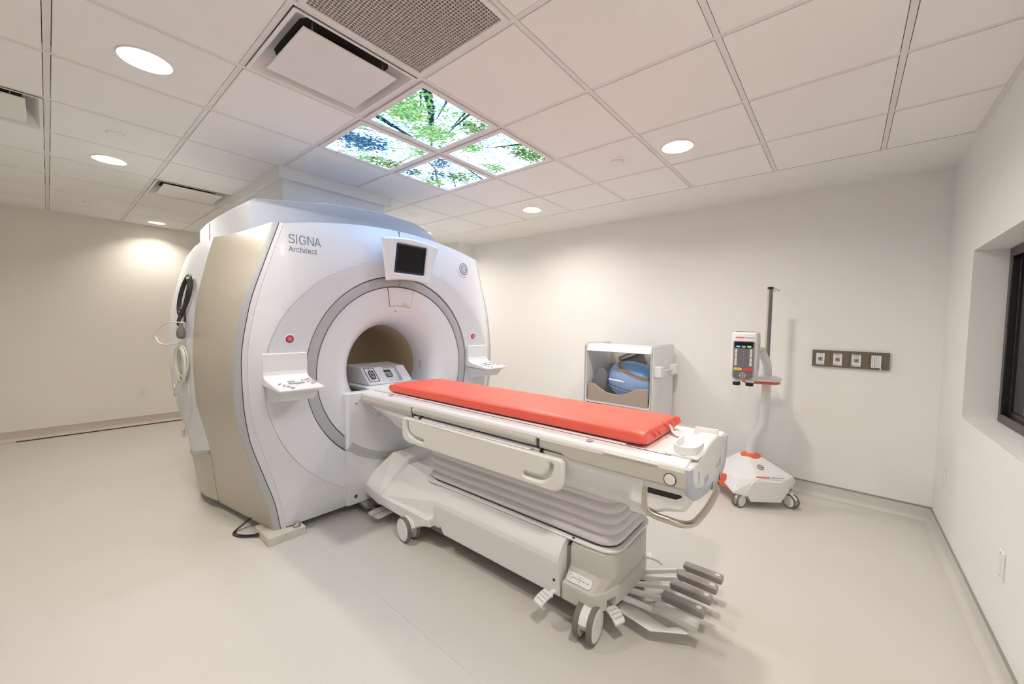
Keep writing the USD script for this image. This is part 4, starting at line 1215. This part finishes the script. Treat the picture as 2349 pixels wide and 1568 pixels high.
# five long foot pedals on bent arms
for k, (yp, ya) in enumerate(((-.050, -.105), (.058, -.040), (.178, .025), (.282, .085), (.388, .145))):
    p = thing('foot_pedal', None, parent=tb)
    if k == 0:
        tag(p, 'pale grey foot pedal nearest the wheel')
    mt = 'pedal_light' if k in (0,) else 'pedal_grey'
    x0 = 2.142 + .004 * k
    mesh('tread', rhull([(x0 + .01, yp - .017, .126), (x0 + .01, yp + .017, .126), (x0 + .19, yp - .019, .126), (x0 + .19, yp + .019, .126), (x0 + .01, yp - .017, .108), (x0 + .01, yp + .017, .108), (x0 + .19, yp - .017, .106), (x0 + .19, yp + .017, .106)], .009, 2), mt, p, 40)
    mesh('symbol_disc', moved(disc(.0115, .1345, .1362, seg=20), None, (x0 + .172, yp, 0)), 'label_white', p)
    mesh('symbol', [moved(solid_lathe([(.0045, .136), (.0045, .1368), (.0058, .1368), (.0058, .136)], (0, 0, 0), 'z', 14), None, (x0 + .172, yp, 0))], 'ink_grey', p, False)
    pts = [(1.99, ya, .128), (x0 - .02, ya + (yp - ya) * .78, .104), (x0 + .03, yp, .099)]
    for a_, b_ in zip(pts[:-1], pts[1:]):
        mesh('arm', rhull([(a_[0], a_[1] + o_, a_[2] + h_) for o_ in (-.006, .006) for h_ in (-.010, .010)] + [(b_[0], b_[1] + o_, b_[2] + h_) for o_ in (-.006, .006) for h_ in (-.008, .008)], .003), 'table_white', p, 30)
mesh('pedal_bracket', [rhull([(1.98, -.125, .07), (2.16, -.150, .066), (2.24, -.09, .066), (2.0, -.06, .075)], .004), rhull([(2.16, -.150, .066), (2.30, -.07, .075), (2.26, -.06, .075)], .004)], 'table_white', tb, 30)
for k, y in enumerate((-.395, -.345)):
    p = thing('dock_pedal', None, parent=tb)
    x0 = .19 + k * .075
    mesh('tread', rhull([(x0, -.385, .062), (x0 + .035, -.385, .062), (x0 + .055, -.20, .085), (x0 + .02, -.20, .085)], .011, 2), 'pedal_light', p, 40)
    mesh('symbol_disc', moved(disc(.012, .0725, .0748, seg=18), None, (x0 + .020, -.372, 0)), 'label_white', p)

# receiver box on the cradle inside the bore
cbx = thing('connector_box', None, parent=tb)
fy0, fy1 = -.222, .195
bx0 = -.10
prof = fillet([(bx0, .945), (bx0 - .13, 1.075), (bx0 - .36, 1.09), (bx0 - .42, 1.06), (bx0 - .47, .945)], [.006, .02, .05, .05, .01], 6)
bxm = rhull([(x, y, z) for x, z in ((bx0 - .012, .955), (bx0 - .13, 1.062), (bx0 - .36, 1.076), (bx0 - .41, 1.045), (bx0 - .455, .955)) for y in (fy0 + .012, fy1 - .012)], .013, 2)
reces = hull([(x, y, z) for x, z in ((bx0 + .03, .960), (bx0 - .040, .960), (bx0 - .150, 1.062), (bx0 + .03, 1.16)) for y in (-.035, .105)])
mesh('housing', cut(bxm, reces), 'scanner_white', cbx, 40)
sl = frame((bx0 - .0612, 0, 1.0195), (0, 1, 0), (-.118, 0, .107))
mesh('port_outline', moved(prism(fillet(rect(-.205, -.115, -.072, .078), .006), 0, .0012, 'z', 0, [fillet(rect(-.201, -.119, -.068, .074), .005)]), sl), 'ink_black', cbx, False)
mesh('port', [moved(prism(fillet(rect(-.180, -.135, -.045, .045), .018), 0, .006, 'z', 0, [fillet(rect(-.176, -.139, -.041, .041), .015)]), sl), moved(box((-.166, -.010, 0), (-.150, .008, .004)), sl), moved(disc(.004, 0, .003, (-.158, -.028, 0), 'z', 12), sl), moved(disc(.004, 0, .003, (-.158, .025, 0), 'z', 12), sl), moved(disc(.003, 0, .003, (-.158, .058, 0), 'z', 12), sl)], 'ink_black', cbx, False)
mesh('port_plate', moved(prism(fillet(rect(-.176, -.139, -.041, .041), .015), 0, .002, 'z'), sl), 'slot_grey', cbx, False)
s2 = frame((bx0 - .0945, 0, 1.0125), (0, 1, 0), (-.110, 0, .102))
mesh('port', [moved(prism(fillet(rect(-.028, .050, -.035, .045), .014), -.004, .004, 'z', 0, [fillet(rect(-.024, .046, -.031, .025), .010)]), s2)] + [moved(disc(.0055, -.004, .004, (x, -.012 + .01 * (x > .01), 0), 'z', 12), s2) for x in (-.012, .004)] + [moved(disc(.003, -.004, .0045, (x, .035, 0), 'z', 10), s2) for x in (-.015, .01, .036)], 'ink_black', cbx, False)
mesh('port_plate', moved(prism(fillet(rect(-.024, .046, -.031, .025), .010), -.004, .002, 'z'), s2), 'slot_grey', cbx, False)

# ------------------------------------------------------------------ the mattress on the table
ma = thing('mattress', 'coral orange vinyl mattress lying on the patient table', 'mattress', (-1.0993, 0.590, 0), 1.1)


def cushion(x0, x1, hw, z0, z1, nx=120, ny=40, nz=9):
    """Rounded slab with a welt, small creases and a sagging end."""
    out = []
    per = []
    m = 44
    for k in range(m):
        a = 2 * PI * k / m
        c, s_ = math.cos(a), math.sin(a)
        per.append((np.sign(c) * abs(c) ** .22, np.sign(s_) * abs(s_) ** .35))
    per = np.array(per)
    for x in np.r_[x0, x0 + .006, x0 + .018, np.linspace(x0 + .035, x1 - .035, nx), x1 - .018, x1 - .006, x1]:
        e = min((x - x0), (x1 - x)) / .03
        k = 1 - .05 * max(0, 1 - e) ** 2
        hz = (z1 - z0) / 2 * (1 - .16 * max(0, 1 - e) ** 2)
        P = np.stack([np.full(m, x), per[:, 0] * hw * k, (z0 + z1) / 2 + per[:, 1] * hz], 1)
        n = meshkit.fbm(P * [9, 14, 20], 3, 4) - .5
        tp = (per[:, 1] > .3)
        P[:, 2] += n * .004 * tp
        if e < 6:
            P += (meshkit.fbm(P * 30, 2, 9)[:, None] - .5) * [.010, .010, .012] * (1 - e / 6)
        out.append(P)
    return loft(out)


mesh('cover', cushion(.262, 2.148, .230, .945, 1.010), 'orange_vinyl', ma, 60)
for s in (-1, 1):
    pth = spline([(x, s * (.2265 + .001 * math.sin(9 * x)), .968 + .002 * math.sin(5 * x)) for x in np.linspace(.29, 2.13, 40)], 120)
    mesh('welt', tube(pth, .0035, 6), 'orange_vinyl', ma, 60)
for x, y, ey in ((2.146, .216, 1), (.264, -.216, -1), (.264, .216, 1)):
    sx = 1 if x > 1 else -1
    P = [(x - sx * .03, y, 1.0), (x + sx * .006, y + ey * .012, .998), (x + sx * .014, y + ey * .016, .975), (x - sx * .002, y + ey * .012, .958), (x - sx * .03, y + ey * .004, .95), (x - sx * .04, y - ey * .03, .97)]
    mesh('corner_fold', rhull(P, .004), 'orange_vinyl', ma, 20)
for k, (y, a) in enumerate(((-.13, .02), (-.06, -.015), (.05, .02), (.13, -.02))):
    mesh('end_crease', tube(spline([(2.140, y - .03, 1.002), (2.154, y, .985 + a * .3), (2.152, y + .025, .962)], 14), np.linspace(.007, .003, 14), 7), 'orange_vinyl', ma, 60)
mesh('strap', loft([[(x, y - .014, z), (x, y + .014, z), (x + .001, y + .014, z + .002), (x + .001, y - .014, z + .002)] for x, y, z in ((2.142, .10, .985), (2.155, .10, .972), (2.165, .09, .954), (2.190, .07, .9450), (2.215, .055, .9445))]), 'strap_white', ma, 20)

# ------------------------------------------------------------------ coil cart behind the table
CX0, CX1, CF, CB = -0.452, 0.302, 2.50, 3.09
ct = thing('coil_cart', 'white open cart with taupe liner standing behind the table at the back wall', 'cart')
for a, b, nm in ((CX0, CX0 + .030, 'l'), (CX1 - .030, CX1, 'r')):
    o = fillet([(CF, .12), (CF, 1.272), (CB, 1.272), (CB, .12)], [.03, .035, .04, .03], 6)
    mesh('side_panel', prism(o, a, b, 'x', .005), 'cart_white', ct, 35)
    o2 = offset(np.array(o) if area2(o) > 0 else np.array(o)[::-1], -.004)
    mesh('panel_edge', prism(o2, a + .008, b - .008, 'x'), 'cart_edge', ct, 35)
mesh('top_front', prism(fillet([(CF + .03, 1.262), (CF - .004, 1.195), (CF + .010, 1.190), (CF + .05, 1.258)], .004), CX0 + .03, CX1 - .03, 'x'), 'cart_white', ct, 20)
mesh('top', box((CX0 + .03, CF + .03, 1.245), (CX1 - .03, CB - .25, 1.264)), 'cart_white', ct, False)
mesh('back_panel', box((CX0 + .03, CB - .03, .20), (CX1 - .03, CB - .01, 1.245)), 'cart_inside', ct, False)
mesh('shelf', box((CX0 + .03, CF + .02, .64), (CX1 - .03, CB - .03, .665)), 'cart_white', ct, False)
mesh('lower_panel', box((CX0 + .03, CF + .03, .16), (CX1 - .03, CF + .05, .63)), 'cart_white', ct, False)
for k, x in enumerate((CX0 + .33, CX0 + .52)):
    mesh('rivet', moved(disc(.006, -.003, .003, seg=10), frame((x - .2, CF + .012, 1.228), (1, 0, 0), (0, .45, .9))), 'cart_white', ct)
ln = fillet([(CX0 + .045, .665), (CX0 + .045, .842), (-.335, .848), (-.27, .805), (-.19, .765), (-.05, .752), (.06, .792), (.125, .842), (CX1 - .05, .846), (CX1 - .05, .665)], [.0, .02, .05, .08, .12, .25, .1, .05, .01, 0], 7)
mesh('front_liner', prism(ln, CF + .012, CF + .034, 'y', .004), 'liner_taupe', ct, 35)
for (yy) in (CF + .07, CB - .10):
    mesh('handle_bracket', box((CX1 - .002, yy - .052, .970), (CX1 + .066, yy + .052, 1.078), .014), 'table_white', ct, 30)
mesh('handle_bar', tube([(CX1 + .028, CF + .07, 1.024), (CX1 + .028, CB - .10, 1.024)], .012, 16), 'rail_cream', ct, 60)
for x in (CX0 + .06, CX1 - .06):
    for y in (CF + .08, CB - .08):
        w_ = thing('caster', None, parent=ct)
        mesh('tyre', solid_lathe([(.035, x - .012), (.05, x - .012), (.05, x + .012), (.035, x + .012)], (0, y, .05), 'x', 28), 'tyre', w_)
        mesh('hub_cap', disc(.036, x - .014, x + .014, (0, y, .05), 'x', 24), 'label_white', w_)
        mesh('stem', cbox((x - .02, y - .02, .085), (x + .02, y + .02, .135), .004), 'table_white', w_)
mesh('base_plate', box((CX0 + .005, CF + .01, .125), (CX1 - .005, CB - .01, .165)), 'cart_white', ct, False)
# large blue head coil lying in the cart
hc = thing('head_coil', 'large light blue head coil with brown seam lying in the cart', 'MRI coil')
E0 = trimesh.creation.icosphere(5, 1.0)


def egg(planes, mat, nm, grow=1.0):
    t = E0
    for n_, o_ in planes:
        n_ = np.asarray(n_, float)
        t = trimesh.intersections.slice_mesh_plane(t, n_, n_ / (n_ @ n_) * o_)
    p = np.sign(t.vertices) * np.abs(t.vertices) ** .86
    t = trimesh.Trimesh(p * np.array([.275, .20, .205]) * grow, t.faces, process=False)
    t.apply_transform(trimesh.transformations.rotation_matrix(math.radians(9), (0, 1, 0)))
    t.apply_translation((-.012, 2.79, .880))
    mesh(nm, t, mat, hc, 60)


N_ = np.array([.30, -.40, 1.0])
Z_ = np.array([0, 0, 1.0])
S0 = .80
egg([(N_, S0 + .07)], 'coil_blue', 'upper_shell')
egg([(-N_, -(S0 - .07)), (Z_, -.30)], 'coil_blue_pale', 'middle_shell')
egg([(-Z_, .34)], 'coil_blue_pale', 'lower_shell', .985)
egg([(N_, S0 + .012), (-N_, -(S0 + .085))], 'coil_band', 'seam_band', 1.012)
egg([(N_, S0 - .085), (-N_, -(S0 - .012))], 'coil_band', 'seam_band', 1.012)
egg([(N_, S0 - .05), (-N_, -(S0 + .05))], 'coil_dark', 'seam_gap', .996)
egg([(Z_, -.39), (-Z_, .31)], 'coil_rim', 'rim', 1.03)
mesh('handle', [tube(spline([(-.185, 2.60, .898), (-.18, 2.562, .902), (-.13, 2.552, .900), (-.05, 2.552, .893), (-.035, 2.562, .888), (-.03, 2.60, .884)], 40), .009, 10)], 'table_white', hc, 60)
mesh('clip', [cbox((-.115, 2.63, .968), (-.065, 2.645, .978), .003)], 'coil_blue_pale', hc)
mesh('latch', [rhull([(-.135, 2.622, 1.012), (.0, 2.606, 1.000), (-.135, 2.618, .996), (.0, 2.602, .984)], .006)], 'coil_band', hc)
fx = thing('flex_coil', 'dark grey rounded coil standing left of the blue one', 'MRI coil')
o = [(.135 * math.cos(a) * .55, .16 * math.sin(a)) for a in np.linspace(0, 2 * PI, 40, endpoint=False)]
mesh('shell', moved(prism(np.array(o), -.028, .0, 'y', .010), trimesh.transformations.rotation_matrix(math.radians(14), (0, 1, 0)), (-.330, 2.64, .850)), 'coil_grey', fx, 40)
mesh('shell', moved(prism(np.array(o) * .97, .002, .030, 'y', .010), trimesh.transformations.rotation_matrix(math.radians(14), (0, 1, 0)), (-.325, 2.64, .850)), 'coil_grey', fx, 40)
pdl = thing('coil_paddle', 'dark flat coil plate leaning in the back of the cart', 'MRI coil')
mesh('plate', moved(cbox((-.15, -.012, -.16), (.13, .012, .16), .006), trimesh.transformations.rotation_matrix(math.radians(-24), (0, 1, 0)), (-.10, 3.025, 1.02)), 'coil_dark', pdl)
mesh('grip', moved(cbox((-.16, -.03, .02), (.14, -.012, .05), .006), trimesh.transformations.rotation_matrix(math.radians(-24), (0, 1, 0)), (-.10, 3.025, 1.11)), 'coil_band', pdl)

# ------------------------------------------------------------------ contrast injector on its stand
ang = math.degrees(math.atan2(.616, .787))
ij = thing('contrast_injector', 'white and orange contrast injector on a wheeled pole stand', 'injector', (1.11, 2.69, 0), ang)
# local frame: x to the right in view, -y towards the room
bt = [rhull([(-.06, -.06, .345), (.06, -.06, .345), (-.06, .06, .345), (.06, .06, .345), (-.20, -.195, .21), (-.245, -.225, .13), (-.17, -.24, .115), (.235, -.165, .235), (.265, -.15, .205), (.265, -.13, .155), (-.22, .20, .18), (.22, .20, .18), (.10, -.235, .21), (-.07, -.235, .235), (.15, -.22, .155), (-.1, -.235, .13)], .02, 2)]
mesh('base_cover', bt, 'injector_white', ij, 30)
mesh('base_skirt', hull([(-.115, -.262, .225), (.115, -.262, .225), (.185, -.240, .16), (-.165, -.257, .14), (-.13, -.262, .062), (.105, -.262, .062), (-.13, .1, .062), (.105, .1, .062), (-.115, .1, .225), (.115, .1, .225)]), 'injector_white', ij, 20)
mesh('orange_frame', [rhull([(-.235, -.215, .112), (-.15, -.20, .106), (-.24, .20, .13), (-.15, .2, .13)], .012), ], 'injector_orange', ij, 30)
mesh('orange_frame', rhull([(.17, -.19, .132), (.255, -.15, .128), (.17, .2, .13), (.24, .2, .13)], .010), 'injector_orange', ij, 30)
mesh('orange_arm', rhull([(-.245, -.06, .20), (-.28, .16, .17), (-.285, .18, .11), (-.24, -.10, .12)], .014), 'injector_orange', ij, 30)
mesh('collar', solid_lathe([(.03, .352), (.078, .352), (.080, .362), (.068, .376), (.045, .385), (.03, .385)], seg=40), 'injector_orange', ij, 40)
mesh('stand_pole', tube(spline([(0, 0, .36), (0, 0, .44), (.012, 0, .50), (.055, .0, .57), (.088, 0, .63), (.098, 0, .70), (.102, 0, .82), (.105, 0, 1.02), (.105, 0, 1.10), (.09, -.01, 1.17), (.045, -.03, 1.24), (.01, -.05, 1.29)], 90), np.linspace(.034, .034, 90), 18), 'injector_white', ij, 60)
tray = fillet([(-.115, -.06), (-.03, -.13), (.10, -.16), (.18, -.12), (.205, .02), (.15, .12), (.02, .13), (-.07, .06)], [.05, .06, .08, .08, .08, .08, .08, .06], 7)
mesh('tray', prism(np.array(tray) + [-.015, 0], 1.020, 1.058, 'z', .008), 'injector_white', ij, 35)
tr2 = np.array(tray) * .95 + [-.018, -.006]
tw = tr2 * (1 + .012 * np.cos(np.arange(len(tr2)) * 1.9))[:, None]
mesh('tray_rim', prism(tw, 1.003, 1.021, 'z', .003), 'injector_orange', ij, 35)
mesh('iv_pole', [moved(prism(fillet(rect(-.017, .017, -.013, .013), .004), 1.12, 1.80, 'z'), None, (.098, 0, 0))], 'stainless', ij, 35)
mesh('pole_groove', moved(box((.002, -.0142, 1.13), (.008, -.0128, 1.795)), None, (.098, 0, 0)), 'ink_blue', ij, False)
mesh('pole_cap', moved(cbox((-.018, -.014, 1.80), (.018, .014, 1.822), .003), None, (.098, 0, 0)), 'black_rubber', ij)
mesh('iv_hook', [moved(t_, None, (-.037, 0, .045)) for t_ in (tube(spline([(.150, 0, 1.765), (.172, -.008, 1.765), (.186, -.012, 1.748), (.196, -.014, 1.742), (.198, -.014, 1.758)], 20), .0028, 6), tube(spline([(.150, 0, 1.765), (.165, .01, 1.765), (.172, .014, 1.745), (.181, .016, 1.740), (.183, .016, 1.756)], 20), .0028, 6))], 'stainless', ij, 60)
mesh('pole_socket', cbox((.075, -.022, 1.06), (.125, .022, 1.135), .006), 'injector_white', ij)
mesh('pole_screw', [disc(.003, -.0245, -.022, (.098, 0, z), 'y', 8) for z in (1.115, 1.095, 1.075)], 'seam_dark', ij)
# injector head, turned a little to the left
hd = trimesh.transformations.translation_matrix((-.160, -.135, 0)) @ trimesh.transformations.rotation_matrix(math.radians(-34), (0, 0, 1))
W_, D_ = .095, .140
body = fillet(rect(-W_, W_, -D_, D_), .035, 6)
rows = []
for z, d_, sh in ((1.045, .030, .02), (1.058, .014, .012), (1.09, .004, .004), (1.15, 0, 0), (1.36, 0, 0), (1.420, .004, 0), (1.430, .010, 0), (1.434, .02, 0)):
    Q = offset(body if area2(body) > 0 else body[::-1], d_)
    rows.append(np.stack([Q[:, 0], Q[:, 1] + sh, np.full(len(Q), z)], 1))
mesh('head', moved(loft(rows), hd), 'injector_white', ij, 40)
mesh('head_lid', moved(prism(offset(body if area2(body) > 0 else body[::-1], .03), 1.432, 1.437, 'z'), hd), 'keypad_grey', ij)
fr = hd @ frame((0, -D_ - .0005, 1.235), (1, 0, 0), (0, 0, 1))       # keypad face: local x right, y up, z out
kp = fillet([(-.072, -.165), (-.075, .120), (-.068, .128), (.068, .128), (.075, .120), (.075, -.165), (.045, -.182), (-.045, -.182)], [.03, .005, .005, .005, .005, .03, .02, .02], 5)
mesh('keypad', moved(prism(kp, -.006, .004, 'z', .002), fr), 'keypad_frame', ij)
mesh('keypad_face', moved(prism(np.array(kp) * [.90, .965], .003, .0055, 'z'), fr), 'keypad_grey', ij)
mesh('display', moved(prism(fillet([(-.064, .119), (.064, .119), (.064, .076), (0, .066), (-.064, .076)], [.004, .004, .003, .1, .003], 6), .005, .0065, 'z'), fr), 'screen_black', ij)
pill = lambda cx, cy, w, h: fillet(rect(cx - w, cx + w, cy - h, cy + h), min(w, h) * .9, 4)
for nm, cx, cy, w, h, m in (('status_light', -.038, .084, .015, .006, 'led_blue'), ('status_light', .038, .084, .015, .006, 'led_green'), ('soft_key', 0, .086, .014, .0045, 'key_grey'), ('soft_key', 0, .075, .014, .0045, 'key_grey'), ('abort_key', -.034, -.098, .029, .011, 'key_yellow'), ('stop_key', .034, -.101, .029, .011, 'key_red')):
    mesh(nm, moved(prism(pill(cx, cy, w, h), .004, .0085, 'z', .001), fr), m, ij)
for sx in (-1, 1):
    for cy in (.047, .014, -.022, -.055):
        mesh('plunger_key', moved(prism(fillet(rect(sx * .052 - .0085, sx * .052 + .0085, cy - .0155, cy + .0155), .004), .005, .0075, 'z'), fr), 'key_pale', ij)
mesh('key_marks', [moved(disc(.0035, .005, .0065, (0, cy, 0), 'z', 10), fr) for cy in (.046, .022, -.022, -.046, -.074)] + [moved(box((-.04, -.0045, .005), (.04, -.0033, .0062)), fr)], 'logo_grey', ij, False)
for b_ in (((-.037, -.101, .0085), (-.031, -.095, .0092)), ((.030, -.105, .0085), (.038, -.097, .0092))):
    mesh('key_symbol', moved(box(*b_), fr), 'ink_red', ij, False)


def cross_logo(f, r, m, parent):
    g = [solid_lathe([(r * .86, 0), (r * .86, .0012), (r, .0012), (r, 0)], seg=36)]
    h = r * .30
    for k, ch in enumerate('BAYER'):
        g.append(text(ch, h, (-r * .70 + k * r * .30, -h / 2, 0), (1, 0, 0), (0, 1, 0), .0012, True, r * .22))
        if k != 2:
            g.append(text(ch, h, (-r * .11, r * .47 - k * r * .31, 0), (1, 0, 0), (0, 1, 0), .0012, True, r * .22))
    mesh('cross_logo', [moved(x, f) for x in g], m, parent, False)


cross_logo(fr @ frame((0, -.147, .0056), (1, 0, 0), (0, 1, 0)), .022, 'label_white', ij)
tf = fr @ frame((-.058, .152, -.001), (1, 0, 0), (0, 1, 0))
mesh('lettering', moved(meshkit.text_mesh('MEDRAD', .0085, .0016, True), tf @ np.diag([1.2, 1, 1, 1])), 'ink_red', ij, False)
mesh('lettering', moved(meshkit.text_mesh('MRXperion', .008, .0016), tf @ np.diag([1.2, 1, 1, 1]), (0, 0, 0)).apply_translation((hd[:3, 0] * .066)), 'ink_grey', ij, False)
for sx in (-1, 1):
    sy = thing('syringe_port', None, parent=ij)
    mesh('sleeve', moved(solid_lathe([(.020, 1.028), (.030, 1.030), (.032, 1.052), (.020, 1.055)], (sx * .046, -.085, 0), 'z', 28), hd), 'label_white', sy)
    mesh('cap', moved(disc(.028, 1.000, 1.030, (sx * .046, -.085, 0), 'z', 28, .004), hd), 'black_rubber', sy)
mesh('side_grip', moved(cbox((W_ - .002, -.02, 1.13), (W_ + .003, -.008, 1.34), .001), hd), 'led_blue' if False else 'bumper_blue', ij)
mesh('yoke', moved(rhull([(-.03, .10, 1.20), (.03, .10, 1.20), (-.03, .10, 1.32), (.03, .10, 1.32), (0, .15, 1.26)], .02), hd), 'injector_white', ij, 30)
# lettering on the base
bf_ = frame((0, -.200, .272), (1, 0, 0), (0, .55, .83))
nb = np.array([0, -.83, .55])
Pq = lambda x, d: frame((x, -.1535 - .035, .285) + nb * d, (1, 0, 0), (0, .62, .785))
cross_logo(frame((-.004, -.150, .300), (1, 0, 0), (0, .80, .60)) @ trimesh.transformations.translation_matrix((0, 0, .012)), .025, 'ink_black', ij)
f2 = frame((-.085, -.232, .243), (1, 0, 0), (0, .62, .785)) @ trimesh.transformations.translation_matrix((0, 0, .012))
mesh('lettering', moved(meshkit.text_mesh('MEDRAD', .012, .003, True), f2 @ np.diag([1.6, 1, 1, 1])), 'ink_red', ij, False)
mesh('lettering', moved(meshkit.text_mesh('MRXperion', .011, .003), f2 @ trimesh.transformations.translation_matrix((.122, 0, 0)) @ np.diag([1.3, 1, 1, 1])), 'ink_grey', ij, False)


def caster2(x, y, a, parent):
    c_ = thing('caster', None, parent=parent)
    m4 = trimesh.transformations.translation_matrix((x, y, .055)) @ trimesh.transformations.rotation_matrix(math.radians(a), (0, 0, 1))
    r = .055
    for s in (-1, 1):
        q0 = s * .020
        mesh('tyre', moved(solid_lathe([(r - .009, q0 - .008), (r - .002, q0 - .008), (r, q0 - .004), (r, q0 + .004), (r - .002, q0 + .008), (r - .009, q0 + .008)], (0, 0, 0), 'x', 36), m4), 'tyre', c_, 35)
        mesh('hub_cap', moved(disc(r - .0085, min(q0 - s * .008, q0 + s * .009), max(q0 - s * .008, q0 + s * .009), (0, 0, 0), 'x', 36, .002), m4), 'label_white', c_)
    q = np.linspace(math.radians(-30), math.radians(150), 16)
    o = [(math.cos(t) * (r - .004), math.sin(t) * (r - .004)) for t in q]
    mesh('fork', [moved(prism(np.array(o + [(-.015, -.015), (.02, -.02)]), -.0115, .0115, 'x', .001), m4), moved(disc(.014, r * .6, .068, (0, 0, 0), 'z', 16), m4)], 'label_white', c_)


caster2(-.200, -.215, -62, ij)
caster2(.225, -.205, 16, ij)
caster2(-.225, .19, 30, ij)
caster2(.225, .19, 80, ij)

# ------------------------------------------------------------------ things on the walls
gp = thing('gas_panel', 'brown wall panel with three gas outlets and a bracket', 'gas outlet panel')
GX0, GX1, GZ0, GZ1, GY = 1.478, 1.974, 1.147, 1.288, YB - .022
for k in range(4):
    a = GX0 + (GX1 - GX0) * k / 4
    mesh('back_plate', cbox((a + .0004, GY, GZ0), (a + (GX1 - GX0) / 4 - .0004, YB - .0005, GZ1), .0012), 'panel_brown', gp)
for k, (x, word, ink) in enumerate(((1.535, 'OXYGEN', 'ink_green'), (1.651, 'MEDICAL AIR', 'ink_black'), (1.771, 'VACUUM', 'ink_black'))):
    o = thing('gas_outlet', None, parent=gp)
    zc = 1.213
    mesh('plate', cbox((x - .029, GY - .004, zc - .050), (x + .029, GY + .001, zc + .050), .0015), 'label_white', o)
    mesh('valve', [box((x - .016, GY - .0065, zc - .017), (x + .016, GY - .0035, zc + .017), .0014)], 'slot_grey', o, 30)
    mesh('hole', [disc(.005, GY - .0074, GY - .006, (x, 0, zc), 'y', 14), disc(.0025, GY - .0074, GY - .006, (x + .009 * (k > 0), 0, zc - .011), 'y', 8), disc(.0025, GY - .0056, GY - .0035, (x, 0, zc + .028), 'y', 8), disc(.0025, GY - .0056, GY - .0035, (x, 0, zc - .031), 'y', 8)], 'ink_black', o, False)
    if k == 1:
        mesh('yellow_band', box((x - .021, GY - .0048, zc + .036), (x + .021, GY - .0035, zc + .045)), 'ink_yellow', o, False)
    mesh('lettering', text(word, .0058, (x - .019, GY - .0046, zc + .0375), (1, 0, 0), (0, 0, 1), .0008, True, .038), ink, o, False)
    mesh('maker_mark', [text('BeaconMedaes', .004, (x - .012, GY - .0046, zc - .0425), (1, 0, 0), (0, 0, 1), .0008, False, .034), disc(.004, GY - .0052, GY - .0038, (x - .020, 0, zc - .0405), 'y', 10)], 'ink_black', o, False)
sb = thing('slide_bracket', None, parent=gp)
mesh('plate', box((1.863, GY - .003, 1.163), (1.924, GY + .001, 1.263)), 'label_white', sb, False)
for k, (dx, hh) in enumerate(((-.029, .006), (-.019, .012), (-.008, .004), (.003, .012), (.014, .006), (.023, .006))):
    mesh('rib', cbox((1.892 + dx, GY - .004 - hh * .6, 1.163), (1.892 + dx + .0085, GY + .001, 1.263), .001), 'label_white', sb)
mesh('screw', disc(.003, GY - .0085, GY - .006, (1.894, 0, 1.243), 'y', 8), 'seam_dark', sb)
mesh('screw', disc(.003, GY - .0085, GY - .006, (1.894, 0, 1.180), 'y', 8), 'seam_dark', sb)
mesh('hook', cbox((1.916, GY - .012, 1.150), (1.926, GY, 1.162), .002), 'label_white', sb)

wo = thing('wall_outlet', 'cream double power outlet low on the left wall', 'power outlet', (XL, -.433, .443))
mesh('plate', cbox((0, -.036, -.060), (.007, .036, .060), .002), 'label_white', wo)
mesh('socket_face', cbox((.005, -.018, -.040), (.009, .018, .040), .001), 'rail_cream', wo)
for z in (-.02, .02):
    mesh('slot', [box((.0085, -.008, z - .004), (.0094, -.006, z + .006)), box((.0085, .005, z - .004), (.0094, .007, z + .005))], 'seam_dark', wo, False)
p0 = thing('wall_plate', 'pale blank wall plate in the corner by the window wall', 'wall plate', (XR, 2.725, .456))
mesh('plate', cbox((-.007, -.036, -.060), (0, .036, .060), .002), 'label_white', p0)
mesh('insert', cbox((-.009, -.017, -.034), (-.005, .017, .034), .001), 'cart_white', p0)
for z in (-.052, .052):
    mesh('screw', disc(.003, -.0082, -.006, (0, 0, z), 'x', 8), 'slot_grey', p0)
copy_of(p0, 'pale wall plate under the window, nearer the camera', (XR, 1.437, .452))
fg = thing('floor_grille', 'black slotted floor grille along the left wall', 'floor grille', (XL + .085, 0, 0))
mesh('frame', prism(rect(-.022, .022, -1.515, 2.75), .0005, .004, 'z', 0, [rect(-.018, .018, -1.51, 2.745)]), 'black_grille', fg, False)
mesh('bed', box((-.018, -1.51, .0004), (.018, 2.745, .0012)), 'black_grille', fg, False)
mesh('cross_bars', [box((-.018, y, .001), (.018, y + .005, .0036)) for y in np.arange(-1.505, 2.74, .025)], 'brass_bar', fg, False, kind='stuff')
mesh('trim_3', box((XL + .063, YF, 0), (XL + .107, -1.52, .0012)), 'cart_inside', smooth=False, kind='structure', label='pale metal strip in the floor along the left wall')
